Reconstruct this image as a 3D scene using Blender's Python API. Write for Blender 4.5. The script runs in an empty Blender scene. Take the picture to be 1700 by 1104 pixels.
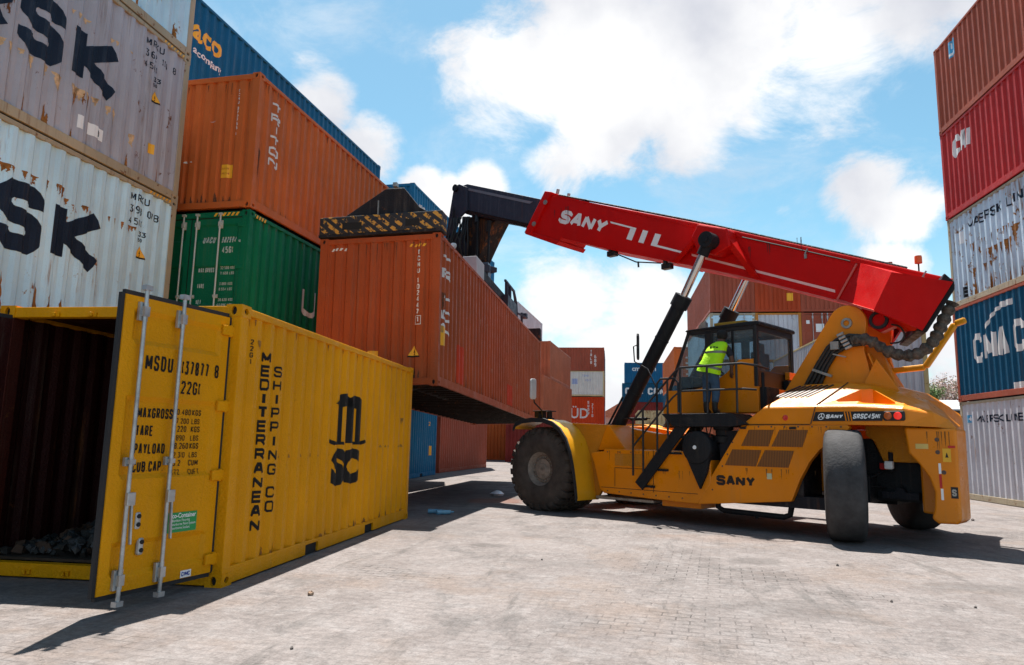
import bpy, math, random
from mathutils import Vector, Matrix
random.seed(7)
S = bpy.context.scene
COL = S.collection
# ------------------------------------------------------------------ camera
F_PX, YAW, PITCH, ROLL, CAM_H = 1194.0, .139, .149, .020, 1.363
def cam_axes():
    cy, sy, cp, sp = math.cos(YAW), math.sin(YAW), math.cos(PITCH), math.sin(PITCH)
    f = Vector((-sy*cp, cy*cp, sp)); r = Vector((cy, sy, 0)); u = r.cross(f)
    c, s = math.cos(ROLL), math.sin(ROLL)
    return c*r+s*u, -s*r+c*u, f
cd = bpy.data.cameras.new('camera'); cam = bpy.data.objects.new('camera', cd); COL.objects.link(cam)
r_, u_, f_ = cam_axes()
m3 = Matrix((r_, u_, -f_)).transposed()
cam.matrix_world = Matrix.Translation((0, 0, CAM_H)) @ m3.to_4x4()
cd.sensor_width = 36.0; cd.sensor_fit = 'HORIZONTAL'; cd.lens = F_PX/1700*36
cd.clip_start = .1; cd.clip_end = 3000
S.camera = cam
def pixdir(px, py):
    return (f_ + r_*((px-850)/F_PX) + u_*((552-py)/F_PX)).normalized()
# ------------------------------------------------------------------ light
SUN = Vector((-.09, .37, 1.0)).normalized()
ELEV = math.asin(SUN.z); AZ = math.atan2(SUN.x, SUN.y)
sl = bpy.data.lights.new('sun', 'SUN'); so = bpy.data.objects.new('sun', sl); COL.objects.link(so)
sl.energy = 5.0; sl.angle = math.radians(.53); sl.color = (1, .955, .88)
so.rotation_euler = (-SUN).to_track_quat('-Z', 'Y').to_euler()
so.location = (0, 0, 40)
S.view_settings.view_transform = 'Standard'; S.view_settings.look = 'None'
S.view_settings.exposure = 1.18; S.view_settings.gamma = 1
# ------------------------------------------------------------------ sky with clouds
W = bpy.data.worlds.new('World'); S.world = W; W.use_nodes = True
nt = W.node_tree; N = nt.nodes; L = nt.links
for n in list(N): N.remove(n)
def nd(t, **k):
    n = N.new(t)
    for a, b in k.items(): setattr(n, a, b)
    return n
def mth(op, a, b=None, clamp=False):
    n = nd('ShaderNodeMath', operation=op); n.use_clamp = clamp
    for i, x in enumerate((a, b)):
        if x is None: continue
        if isinstance(x, (int, float)): n.inputs[i].default_value = x
        else: L.new(x, n.inputs[i])
    return n.outputs[0]
out = nd('ShaderNodeOutputWorld'); bg = nd('ShaderNodeBackground')
sky = nd('ShaderNodeTexSky', sky_type='NISHITA'); sky.sun_disc = False
sky.sun_elevation = ELEV; sky.sun_rotation = AZ; sky.air_density = 1.0; sky.dust_density = .6; sky.ozone_density = 1.6
tc = nd('ShaderNodeTexCoord')
dirv = tc.outputs['Generated']
nrm = nd('ShaderNodeVectorMath', operation='NORMALIZE'); L.new(dirv, nrm.inputs[0]); dv = nrm.outputs[0]
CLOUDS = [  # pixel of the photograph the cloud's middle lies towards, radius in px, weight
 (860,110,150,1), (960,60,170,1), (1080,130,170,1), (1010,200,130,1), (930,270,80,.8), (1210,60,190,1), (1400,30,190,1), (1130,190,110,1), (1300,110,110,.8), (1530,10,130,1), (770,90,70,.7), (1240,190,60,.6),
 (540,180,80,1), (610,235,75,1), (700,315,50,1), (800,312,55,1), (750,340,60,1),
 (960,510,130,.9), (1080,540,150,1), (1020,590,150,1), (900,560,90,.8), (1100,450,60,.6), (960,640,200,.9), (1120,640,120,.9),
 (1440,320,80,1), (1500,350,75,1), (1400,340,50,.7), (1490,450,70,.9), (1560,560,90,.9), (1590,640,70,.8), (1300,350,25,.4),
 (520,130,60,.5)]
acc = None
for (px, py, rad, w) in CLOUDS:
    c = pixdir(px, py)
    dp = nd('ShaderNodeVectorMath', operation='DISTANCE'); L.new(dv, dp.inputs[0]); dp.inputs[1].default_value = c
    mr = nd('ShaderNodeMapRange', interpolation_type='SMOOTHERSTEP'); L.new(dp.outputs['Value'], mr.inputs[0])
    R = rad/F_PX*1.12
    mr.inputs[1].default_value = 0; mr.inputs[2].default_value = R*1.25; mr.inputs[3].default_value = w; mr.inputs[4].default_value = 0
    acc = mr.outputs[0] if acc is None else mth('MAXIMUM', acc, mr.outputs[0])
n1 = nd('ShaderNodeTexNoise'); n1.inputs['Scale'].default_value = 5.5; n1.inputs['Detail'].default_value = 13; n1.inputs['Roughness'].default_value = .66; n1.inputs['Distortion'].default_value = .35
mp = nd('ShaderNodeMapping'); mp.inputs['Scale'].default_value = (1, 1, 1.7); L.new(dv, mp.inputs[0]); L.new(mp.outputs[0], n1.inputs[0])
# generic clouds added in the unseen sky, their amount set for fill light
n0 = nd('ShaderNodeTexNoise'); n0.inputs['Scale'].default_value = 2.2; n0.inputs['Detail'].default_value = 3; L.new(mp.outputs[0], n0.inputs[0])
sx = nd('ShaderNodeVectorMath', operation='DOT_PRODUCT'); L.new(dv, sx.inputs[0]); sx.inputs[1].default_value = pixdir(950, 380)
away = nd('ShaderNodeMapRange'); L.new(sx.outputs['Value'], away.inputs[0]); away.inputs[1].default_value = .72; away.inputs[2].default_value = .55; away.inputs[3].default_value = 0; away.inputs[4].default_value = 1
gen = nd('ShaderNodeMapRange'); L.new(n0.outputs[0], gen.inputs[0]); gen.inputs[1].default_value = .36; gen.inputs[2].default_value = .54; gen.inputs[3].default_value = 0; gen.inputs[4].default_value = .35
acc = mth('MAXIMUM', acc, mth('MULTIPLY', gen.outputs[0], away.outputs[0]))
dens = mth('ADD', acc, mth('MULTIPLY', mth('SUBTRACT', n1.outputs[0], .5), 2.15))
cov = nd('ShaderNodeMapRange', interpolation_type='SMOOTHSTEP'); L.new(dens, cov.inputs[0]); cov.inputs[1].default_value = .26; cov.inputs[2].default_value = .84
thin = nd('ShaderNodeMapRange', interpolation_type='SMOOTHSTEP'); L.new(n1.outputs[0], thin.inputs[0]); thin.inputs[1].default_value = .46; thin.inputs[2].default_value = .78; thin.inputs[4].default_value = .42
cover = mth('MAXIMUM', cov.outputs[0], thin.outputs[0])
# thin white veil low over the horizon
sepz = nd('ShaderNodeSeparateXYZ'); L.new(dv, sepz.inputs[0])
veil = nd('ShaderNodeMapRange', interpolation_type='SMOOTHSTEP'); L.new(sepz.outputs[2], veil.inputs[0]); veil.inputs[1].default_value = .27; veil.inputs[2].default_value = -.02; veil.inputs[3].default_value = 0; veil.inputs[4].default_value = .8
cover = mth('MAXIMUM', cover, veil.outputs[0])
n2 = nd('ShaderNodeTexNoise'); n2.inputs['Scale'].default_value = 4; n2.inputs['Detail'].default_value = 6
mp2 = nd('ShaderNodeMapping'); mp2.inputs['Location'].default_value = (.3, .1, .12); L.new(dv, mp2.inputs[0]); L.new(mp2.outputs[0], n2.inputs[0])
cr = nd('ShaderNodeValToRGB'); L.new(n2.outputs[0], cr.inputs[0])
cr.color_ramp.elements[0].position = .33; cr.color_ramp.elements[0].color = (5.9, 6.1, 6.8, 1)
cr.color_ramp.elements[1].position = .55; cr.color_ramp.elements[1].color = (9.6, 9.6, 9.6, 1)
tint = nd('ShaderNodeMix', data_type='RGBA', blend_type='MULTIPLY'); tint.inputs[0].default_value = 1
L.new(sky.outputs[0], tint.inputs[6]); tint.inputs[7].default_value = (1.20, 1.62, 1.44, 1)
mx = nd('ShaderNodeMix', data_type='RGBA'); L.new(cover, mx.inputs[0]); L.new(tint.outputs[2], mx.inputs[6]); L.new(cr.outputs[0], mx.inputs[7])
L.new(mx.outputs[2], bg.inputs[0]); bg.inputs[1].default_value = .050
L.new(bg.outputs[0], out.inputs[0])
# ------------------------------------------------------------------ materials
MATS = {}
def newmat(name):
    m = bpy.data.materials.new(name); m.use_nodes = True
    return m, m.node_tree.nodes, m.node_tree.links, m.node_tree.nodes['Principled BSDF']
def plain(name, rgb, rough=.6, metal=0, spec=.4, emit=0, var=.12, scale=3.0, bump=0.0, bscale=30.0):
    if name in MATS: return MATS[name]
    m, n, l, b = newmat(name)
    b.inputs['Roughness'].default_value = rough; b.inputs['Metallic'].default_value = metal; b.inputs['Specular IOR Level'].default_value = spec
    if emit: b.inputs['Emission Color'].default_value = (*rgb, 1); b.inputs['Emission Strength'].default_value = emit
    t = n.new('ShaderNodeTexCoord'); no = n.new('ShaderNodeTexNoise'); no.inputs['Scale'].default_value = scale; no.inputs['Detail'].default_value = 8; no.inputs['Roughness'].default_value = .65
    l.new(t.outputs['Object'], no.inputs[0])
    r = n.new('ShaderNodeValToRGB'); l.new(no.outputs[0], r.inputs[0])
    r.color_ramp.elements[0].position = .3; r.color_ramp.elements[1].position = .7
    r.color_ramp.elements[0].color = (*[max(0, x*(1-var)) for x in rgb], 1); r.color_ramp.elements[1].color = (*[min(1, x*(1+var)) for x in rgb], 1)
    l.new(r.outputs[0], b.inputs['Base Color'])
    if bump:
        n3 = n.new('ShaderNodeTexNoise'); n3.inputs['Scale'].default_value = bscale; n3.inputs['Detail'].default_value = 6; l.new(t.outputs['Object'], n3.inputs[0])
        bp = n.new('ShaderNodeBump'); bp.inputs['Strength'].default_value = bump; bp.inputs['Distance'].default_value = .02
        l.new(n3.outputs[0], bp.inputs['Height']); l.new(bp.outputs[0], b.inputs['Normal'])
    MATS[name] = m; return m
def paint(name, rgb, rust=.15, streak=.35, rough=.5, seed=0.0, dirt=(.16, .12, .085), rustc=(.13, .045, .014), dust=0.15, rz=.55, spec=.14, dent=.4):
    """weathered steel paint: blotchy fading, vertical run marks, rust spots that run downward, dents"""
    if name in MATS: return MATS[name]
    m, n, l, b = newmat(name)
    b.inputs['Specular IOR Level'].default_value = spec
    t = n.new('ShaderNodeTexCoord')
    def noise(scale, det=6, vs=(1, 1, 1), rg=.6, off=0.0, dist=0.0):
        mp = n.new('ShaderNodeMapping'); mp.inputs['Scale'].default_value = vs; mp.inputs['Location'].default_value = (seed*3.1+off, seed*1.7+off, seed*.7-off)
        l.new(t.outputs['Object'], mp.inputs[0])
        x = n.new('ShaderNodeTexNoise'); x.inputs['Scale'].default_value = scale; x.inputs['Detail'].default_value = det; x.inputs['Roughness'].default_value = rg; x.inputs['Distortion'].default_value = dist
        l.new(mp.outputs[0], x.inputs[0]); return x.outputs[0]
    def ramp(src, p0, p1, a=0., c=1.):
        r = n.new('ShaderNodeMapRange'); r.interpolation_type = 'SMOOTHSTEP'; l.new(src, r.inputs[0])
        r.inputs[1].default_value = p0; r.inputs[2].default_value = p1; r.inputs[3].default_value = a; r.inputs[4].default_value = c; return r.outputs[0]
    def mix(fac, a, bb):
        x = n.new('ShaderNodeMix'); x.data_type = 'RGBA'
        if isinstance(fac, float): x.inputs[0].default_value = fac
        else: l.new(fac, x.inputs[0])
        for i, q in ((6, a), (7, bb)):
            if isinstance(q, tuple): x.inputs[i].default_value = (*q, 1)
            else: l.new(q, x.inputs[i])
        return x.outputs[2]
    def mul(a, c):
        x = n.new('ShaderNodeMath'); x.operation = 'MULTIPLY'
        for i, q in enumerate((a, c)):
            if isinstance(q, (int, float)): x.inputs[i].default_value = q
            else: l.new(q, x.inputs[i])
        return x.outputs[0]
    g = sum(rgb)/3
    faded = tuple(min(1, x*.92+.08*(g*.6+.22)) for x in rgb)
    deep = tuple(x*.80 for x in rgb)
    c = mix(ramp(noise(.55, 5), .35, .68), deep, rgb)
    c = mix(mul(ramp(noise(1.0, 6, (2.2, 2.2, .22)), .5, .75), streak*.9), c, faded)
    c = mix(mul(ramp(noise(1.0, 8, (9, 9, .35), .7, 5.0), .52, .74), streak), c, dirt)
    c = mix(mul(ramp(noise(2.4, 7, (1, 1, 1), .7, 9.0), .55, .8), dust), c, tuple(.72*x+.28*d for x, d in zip(faded, (.35, .28, .20))))
    if rust > 0:
        k = .70-rust*.30
        spots = ramp(noise(3.2, 10, (1, 1, .8), .72, 2.0, .4), k, k+.05)
        runs = mul(ramp(noise(1.0, 8, (7, 7, .5), .7, 3.0), k-.06, k+.12), ramp(noise(.8, 4, (1, 1, 1), .6, 7.0), .47, .6))
        am = n.new('ShaderNodeMath'); am.operation = 'MAXIMUM'; l.new(spots, am.inputs[0]); l.new(runs, am.inputs[1])
        rc = mix(noise(9, 5), tuple(x*.5 for x in rustc), tuple(min(1, x*1.9) for x in rustc))
        c = mix(am.outputs[0], c, rc)
    l.new(c, b.inputs['Base Color'])
    rr = ramp(noise(5, 6), .3, .7, rough-.1, rough+.15); l.new(rr, b.inputs['Roughness'])
    bp = n.new('ShaderNodeBump'); bp.inputs['Strength'].default_value = dent; bp.inputs['Distance'].default_value = .035
    hn = n.new('ShaderNodeMath'); hn.operation = 'MULTIPLY_ADD'; l.new(noise(1.6, 3), hn.inputs[0]); hn.inputs[1].default_value = 1.6; l.new(noise(45, 3), hn.inputs[2])
    l.new(hn.outputs[0], bp.inputs['Height']); l.new(bp.outputs[0], b.inputs['Normal'])
    MATS[name] = m; return m
def glass(name, rgb=(.75, .85, .88), alpha=.35, rough=.03):
    m, n, l, b = newmat(name)
    b.inputs['Base Color'].default_value = (*rgb, 1); b.inputs['Roughness'].default_value = rough; b.inputs['Specular IOR Level'].default_value = .8
    tr = n.new('ShaderNodeBsdfTransparent'); tr.inputs[0].default_value = (*[.55+.4*x for x in rgb], 1)
    mxx = n.new('ShaderNodeMixShader'); mxx.inputs[0].default_value = alpha
    o = n['Material Output']; l.new(tr.outputs[0], mxx.inputs[1]); l.new(b.outputs[0], mxx.inputs[2]); l.new(mxx.outputs[0], o.inputs[0])
    return m
def stripes(name, ca, cb, scale, axis=(1, 0, 0), wear=.5, duty=.5):
    """hazard stripes, worn away in patches"""
    m, n, l, b = newmat(name); b.inputs['Roughness'].default_value = .6
    t = n.new('ShaderNodeTexCoord'); d = n.new('ShaderNodeVectorMath'); d.operation = 'DOT_PRODUCT'; d.inputs[1].default_value = axis; l.new(t.outputs['Object'], d.inputs[0])
    ml = n.new('ShaderNodeMath'); ml.operation = 'MULTIPLY'; ml.inputs[1].default_value = scale; l.new(d.outputs['Value'], ml.inputs[0])
    fr = n.new('ShaderNodeMath'); fr.operation = 'FRACT'; l.new(ml.outputs[0], fr.inputs[0])
    gt = n.new('ShaderNodeMath'); gt.operation = 'LESS_THAN'; gt.inputs[1].default_value = duty; l.new(fr.outputs[0], gt.inputs[0])
    no = n.new('ShaderNodeTexNoise'); no.inputs['Scale'].default_value = 7; no.inputs['Detail'].default_value = 8; no.inputs['Roughness'].default_value = .7; l.new(t.outputs['Object'], no.inputs[0])
    g2 = n.new('ShaderNodeMath'); g2.operation = 'GREATER_THAN'; g2.inputs[1].default_value = wear; l.new(no.outputs[0], g2.inputs[0])
    mu = n.new('ShaderNodeMath'); mu.operation = 'MULTIPLY'; l.new(gt.outputs[0], mu.inputs[0]); l.new(g2.outputs[0], mu.inputs[1])
    mxx = n.new('ShaderNodeMix'); mxx.data_type = 'RGBA'; l.new(mu.outputs[0], mxx.inputs[0]); mxx.inputs[6].default_value = (*ca, 1); mxx.inputs[7].default_value = (*cb, 1)
    l.new(mxx.outputs[2], b.inputs['Base Color']); return m
# ------------------------------------------------------------------ mesh builder
class MB:
    def __init__(s): s.v = []; s.f = []; s.mi = []; s.cur = 0
    def add(s, pts): i = len(s.v); s.v += [tuple(p) for p in pts]; return i
    def face(s, pts):
        i = s.add(pts); s.f.append(list(range(i, i+len(pts)))); s.mi.append(s.cur)
    def idx(s, base, faces):
        for f in faces: s.f.append([base+k for k in f]); s.mi.append(s.cur)
    def box(s, x0, x1, y0, y1, z0, z1):
        i = s.add([(x0,y0,z0),(x1,y0,z0),(x1,y1,z0),(x0,y1,z0),(x0,y0,z1),(x1,y0,z1),(x1,y1,z1),(x0,y1,z1)])
        s.idx(i, [(0,3,2,1),(4,5,6,7),(0,1,5,4),(1,2,6,5),(2,3,7,6),(3,0,4,7)])
    def bar(s, a, b, w, h, up=(0, 0, 1)):
        a, b = Vector(a), Vector(b); d = (b-a).normalized(); u = Vector(up)
        x = d.cross(u)
        if x.length < 1e-4: x = d.cross(Vector((1, 0, 0)))
        x.normalize(); u = x.cross(d)
        i = s.add([p+x*sx*w/2+u*sz*h/2 for p in (a, b) for sx, sz in ((-1,-1),(1,-1),(1,1),(-1,1))])
        s.idx(i, [(0,3,2,1),(4,5,6,7),(0,1,5,4),(1,2,6,5),(2,3,7,6),(3,0,4,7)])
    def tube(s, path, r, n=10, cap=True):
        path = [Vector(p) for p in path]; rs = r if isinstance(r, (list, tuple)) else [r]*len(path)
        prev = None; rings = []
        for k, p in enumerate(path):
            d = (path[min(k+1, len(path)-1)]-path[max(k-1, 0)]).normalized()
            if prev is None:
                a = d.cross(Vector((0, 0, 1)))
                if a.length < 1e-3: a = d.cross(Vector((1, 0, 0)))
            else:
                a = prev-d*prev.dot(d)
            a.normalize(); prev = a; b = d.cross(a)
            rings.append(s.add([p+(a*math.cos(2*math.pi*j/n)+b*math.sin(2*math.pi*j/n))*rs[k] for j in range(n)]))
        for k in range(len(rings)-1):
            for j in range(n): s.f.append([rings[k]+j, rings[k]+(j+1) % n, rings[k+1]+(j+1) % n, rings[k+1]+j]); s.mi.append(s.cur)
        if cap:
            s.f.append([rings[0]+j for j in range(n)][::-1]); s.f.append([rings[-1]+j for j in range(n)]); s.mi += [s.cur]*2
    def lathe(s, prof, c, ax, n=40, jit=None):
        """prof: (distance along the axis, radius)"""
        c, ax = Vector(c), Vector(ax).normalized(); a = ax.cross(Vector((0, 0, 1)))
        if a.length < 1e-3: a = Vector((1, 0, 0))
        a.normalize(); b = ax.cross(a); rings = []
        for h, r in prof: rings.append(s.add([c+ax*h+(a*math.cos(2*math.pi*j/n)+b*math.sin(2*math.pi*j/n))*max(r, 1e-4) for j in range(n)]))
        for k in range(len(rings)-1):
            for j in range(n): s.f.append([rings[k]+j, rings[k]+(j+1) % n, rings[k+1]+(j+1) % n, rings[k+1]+j]); s.mi.append(s.cur)
    def prism(s, poly, fn, t0, t1):
        """poly in 2-D, fn(u, v, t) -> 3-D point; extruded between t0 and t1"""
        n = len(poly); i = s.add([fn(u, v, t0) for u, v in poly]+[fn(u, v, t1) for u, v in poly])
        s.f.append([i+k for k in range(n)]); s.f.append([i+n+k for k in range(n)][::-1]); s.mi += [s.cur]*2
        for k in range(n): s.f.append([i+k, i+n+k, i+n+(k+1) % n, i+(k+1) % n]); s.mi.append(s.cur)
    def loft(s, secs, close=False, caps=True):
        rings = [s.add(q) for q in secs]; n = len(secs[0])
        for k in range(len(rings)-1):
            for j in range(n if close else n-1): s.f.append([rings[k]+j, rings[k]+(j+1) % n, rings[k+1]+(j+1) % n, rings[k+1]+j]); s.mi.append(s.cur)
        if caps:
            s.f.append([rings[0]+j for j in range(n)][::-1]); s.f.append([rings[-1]+j for j in range(n)]); s.mi += [s.cur]*2
    def build(s, name, mat, parent=None, smooth=False, bevel=0, bseg=2, label=None, fix=True):
        me = bpy.data.meshes.new(name); me.from_pydata(s.v, [], s.f)
        for m in (mat if isinstance(mat, (list, tuple)) else [mat]): me.materials.append(m)
        me.polygons.foreach_set('material_index', s.mi)
        me.update()
        if fix:
            import bmesh
            bm = bmesh.new(); bm.from_mesh(me); bmesh.ops.remove_doubles(bm, verts=bm.verts, dist=1e-5); bmesh.ops.recalc_face_normals(bm, faces=bm.faces); bm.to_mesh(me); bm.free()
        o = bpy.data.objects.new(name, me); COL.objects.link(o)
        if parent: o.parent = parent
        if smooth:
            me.polygons.foreach_set('use_smooth', [True]*len(me.polygons))
            me.set_sharp_from_angle(angle=math.radians(38))
        if bevel:
            b = o.modifiers.new('bevel', 'BEVEL'); b.width = bevel; b.segments = bseg; b.limit_method = 'ANGLE'; b.angle_limit = math.radians(40)
        if label: o['label'] = label
        return o
def thing(name, label, cat, loc=(0, 0, 0), rz=0, group=None):
    o = bpy.data.objects.new(name, None); COL.objects.link(o); o.empty_display_size = .3
    o.location = loc; o.rotation_euler = (0, 0, rz); o['label'] = label; o['category'] = cat
    if group: o['group'] = group
    return o
def tag(o, label, cat, group=None, kind=None):
    if label: o['label'] = label
    if cat: o['category'] = cat
    if group: o['group'] = group
    if kind: o['kind'] = kind
    return o
# ------------------------------------------------------------------ block lettering
GL = {
'A': [[(0,0),(.42,1),(.58,1),(1,0)], [(.2,.36),(.8,.36)]],
'B': [[(0,0),(0,1),(.75,1),(1,.85),(1,.65),(.8,.52),(0,.52)], [(.8,.52),(1,.38),(1,.15),(.75,0),(0,0)]],
'C': [[(1,.72),(1,.85),(.78,1),(.22,1),(0,.85),(0,.15),(.22,0),(.78,0),(1,.15),(1,.28)]],
'D': [[(0,0),(0,1),(.7,1),(1,.8),(1,.2),(.7,0),(0,0)]],
'E': [[(1,1),(0,1),(0,0),(1,0)], [(0,.52),(.85,.52)]],
'F': [[(1,1),(0,1),(0,0)], [(0,.52),(.85,.52)]],
'G': [[(1,.72),(1,.85),(.78,1),(.22,1),(0,.85),(0,.15),(.22,0),(.78,0),(1,.15),(1,.45),(.55,.45)]],
'H': [[(0,0),(0,1)], [(1,0),(1,1)], [(0,.5),(1,.5)]],
'I': [[(.5,0),(.5,1)]],
'J': [[(1,1),(1,.15),(.78,0),(.22,0),(0,.15),(0,.3)]],
'K': [[(0,0),(0,1)], [(1,1),(.12,.5)], [(.12,.5),(1,0)]],
'L': [[(0,1),(0,0),(1,0)]],
'M': [[(0,0),(0,1)], [(0,1),(.5,.2)], [(.5,.2),(1,1)], [(1,0),(1,1)]],
'N': [[(0,0),(0,1)], [(0,1),(1,0)], [(1,0),(1,1)]],
'O': [[(.5,0),(.22,0),(0,.15),(0,.85),(.22,1),(.78,1),(1,.85),(1,.15),(.78,0),(.5,0)]],
'P': [[(0,0),(0,1),(.75,1),(1,.85),(1,.6),(.75,.45),(0,.45)]],
'R': [[(0,0),(0,1),(.75,1),(1,.85),(1,.62),(.75,.48),(0,.48)], [(.55,.48),(1,0)]],
'S': [[(1,.74),(1,.86),(.8,1),(.2,1),(0,.86),(0,.66),(.2,.53),(.8,.47),(1,.34),(1,.14),(.8,0),(.2,0),(0,.14),(0,.26)]],
'T': [[(0,1),(1,1)], [(.5,1),(.5,0)]],
'U': [[(0,1),(0,.16),(.22,0),(.78,0),(1,.16),(1,1)]],
'V': [[(0,1),(.5,0)], [(.5,0),(1,1)]],
'W': [[(0,1),(.25,0),(.5,.65),(.75,0),(1,1)]],
'X': [[(0,0),(1,1)], [(0,1),(1,0)]],
'Y': [[(0,1),(.5,.45)], [(.5,.45),(1,1)], [(.5,.5),(.5,0)]],
'Z': [[(0,1),(1,1)], [(1,1),(0,0)], [(0,0),(1,0)]],
'0': [[(.5,0),(.22,0),(0,.15),(0,.85),(.22,1),(.78,1),(1,.85),(1,.15),(.78,0),(.5,0)]],
'1': [[(.15,.8),(.5,1),(.5,0)]],
'2': [[(0,.8),(.2,1),(.8,1),(1,.85),(1,.65),(0,0),(1,0)]],
'3': [[(0,1),(1,1),(.5,.58),(.8,.55),(1,.4),(1,.15),(.78,0),(.2,0),(0,.15)]],
'4': [[(.75,0),(.75,1),(0,.3),(1,.3)]],
'5': [[(1,1),(.05,1),(.05,.57),(.75,.57),(1,.43),(1,.15),(.78,0),(.2,0),(0,.12)]],
'6': [[(.9,1),(.35,1),(0,.8),(0,.15),(.22,0),(.78,0),(1,.15),(1,.4),(.78,.53),(0,.53)]],
'7': [[(0,1),(1,1)], [(1,1),(.4,0)]],
'8': [[(.5,.53),(.2,.53),(0,.66),(0,.87),(.2,1),(.8,1),(1,.87),(1,.66),(.8,.53),(.2,.5),(0,.38),(0,.13),(.2,0),(.8,0),(1,.13),(1,.38),(.8,.51)]],
'9': [[(.1,0),(.65,0),(1,.2),(1,.85),(.78,1),(.22,1),(0,.85),(0,.6),(.22,.47),(1,.47)]],
'.': [[(.5,0),(.5,.06)]], '-': [[(.1,.5),(.9,.5)]], '/': [[(0,0),(1,1)]], ' ': [],
}
def strip(pts, w):
    """convex quads along a polyline with mitred joints"""
    P = [Vector(p) for p in pts]; n = len(P); Lp = []; Rp = []
    for i, p in enumerate(P):
        d0 = (P[i]-P[i-1]).normalized() if i else None
        d1 = (P[i+1]-P[i]).normalized() if i < n-1 else None
        if d0 is None: nn = Vector((-d1.y, d1.x))*w/2
        elif d1 is None: nn = Vector((-d0.y, d0.x))*w/2
        else:
            a = Vector((-d0.y, d0.x)); b = Vector((-d1.y, d1.x)); q = a+b
            if q.length < .2: nn = a*w/2
            else:
                q.normalize(); nn = q*(w/2/max(.60, q.dot(a)))
        Lp.append(p+nn); Rp.append(p-nn)
    return [[Rp[i], Rp[i+1], Lp[i+1], Lp[i]] for i in range(n-1)]
def word(txt, h, w=.6, sw=.16, gap=.22, vertical=False, shear=0.0, cw=None):
    """returns [(layer, polygon)] in metres, origin at the lower left (upper left when vertical)"""
    res = []; x = 0.0; y = 0.0; s = sw*h; W_ = w*h
    for ch in txt:
        ww = W_*(.35 if ch in 'I1.' and not vertical else (1.25 if ch in 'MW' and not vertical else 1))
        if ch == ' ' and not vertical: ww = W_*.6
        off = (W_-ww)/2 if vertical else 0
        for k, pl in enumerate(GL.get(ch, [])):
            P = [(x+off+s/2+(ww-s)*a, y-(h if vertical else 0)+s/2+(h-s)*b) for a, b in pl]
            if shear: P = [(a+shear*(b-y), b) for a, b in P]
            bx0, bx1 = x+off, x+off+ww; by0, by1 = y-(h if vertical else 0), y+(0 if vertical else h)
            for q in strip(P, s):
                if not shear:
                    q = clip(clip([Vector(p) for p in q], 0, bx0, bx1), 1, by0, by1)
                else:
                    q = [Vector((p[0]-shear*(p[1]-y), p[1])) for p in q]; q = clip(clip(q, 0, bx0, bx1), 1, by0, by1); q = [Vector((p[0]+shear*(p[1]-y), p[1])) for p in q]
                if len(q) >= 3: res.append((k, q))
        if vertical: y -= h*(1+gap)*(.6 if ch == ' ' else 1)
        else: x += ww+gap*h*.6
    return res
def fontword(txt, h, bold=0.0, shear=0.0, align='LEFT'):
    cu = bpy.data.curves.new('tmp', 'FONT'); cu.body = txt; cu.size = h/.72; cu.offset = bold; cu.shear = shear; cu.align_x = align; cu.resolution_u = 3
    o = bpy.data.objects.new('tmp', cu); COL.objects.link(o)
    dg = bpy.context.evaluated_depsgraph_get(); me = o.evaluated_get(dg).to_mesh()
    me.calc_loop_triangles()
    res = [(0, [Vector(me.vertices[i].co[:2]) for i in t.vertices]) for t in me.loop_triangles]
    o.evaluated_get(dg).to_mesh_clear(); bpy.data.objects.remove(o); bpy.data.curves.remove(cu)
    return res
def shift(ps, dx, dy, sx=1, sy=1): return [(k, [Vector((p[0]*sx+dx, p[1]*sy+dy)) for p in q]) for k, q in ps]
def clip(poly, ax, a, b):
    for lim, sg in ((a, 1), (b, -1)):
        o = []; n = len(poly)
        for i in range(n):
            p, q = poly[i], poly[(i+1) % n]; dp, dq = sg*(p[ax]-lim), sg*(q[ax]-lim)
            if dp >= 0: o.append(p)
            if dp*dq < 0: o.append(p+(q-p)*(dp/(dp-dq)))
        poly = o
        if len(poly) < 3: return []
    return poly
def paint_on(mb, obj, mat):
    """stains and painted patches belong to the sheet they are on: add them to its mesh"""
    import bmesh
    bm = bmesh.new(); bm.from_mesh(obj.data); vs = [bm.verts.new(v) for v in mb.v]
    if mat.name not in [m.name for m in obj.data.materials]: obj.data.materials.append(mat)
    mi = [m.name for m in obj.data.materials].index(mat.name)
    for f in mb.f:
        try: q = bm.faces.new([vs[k] for k in f]); q.material_index = mi
        except ValueError: pass
    bm.to_mesh(obj.data); bm.free()
def decal(name, polys, mat, parent, frame, prof=None, ax=0, lift=.003, label=None, into=None):
    """lay flat shapes on a surface; prof = [(coordinate, depth)] lets the paint follow a corrugated sheet"""
    o, ux, uy, nn = [Vector(q) for q in frame]; mb = MB()
    def dep(x):
        for (a, da), (b, db) in zip(prof, prof[1:]):
            if a <= x <= b: return da+(db-da)*(x-a)/max(b-a, 1e-9)
        return prof[0][1] if x < prof[0][0] else prof[-1][1]
    for k, q in polys:
        q = [Vector((p[0], p[1])) for p in q]
        if prof:
            lo, hi = min(p[ax] for p in q), max(p[ax] for p in q)
            ks = [lo]+[c for c, d in prof if lo+1e-6 < c < hi-1e-6]+[hi]
            for a, b in zip(ks, ks[1:]):
                c = clip(q, ax, a, b)
                if len(c) >= 3: mb.face([o+ux*p[0]+uy*p[1]+nn*(dep(p[ax])+lift+k*.0006) for p in c])
        else: mb.face([o+ux*p[0]+uy*p[1]+nn*(lift+k*.0006) for p in q])
    if into is not None: return paint_on(mb, into, mat)
    return mb.build(name, mat, parent, label=label, fix=False)
def rect(x0, y0, x1, y1, k=0): return [(k, [(x0, y0), (x1, y0), (x1, y1), (x0, y1)])]
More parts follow.
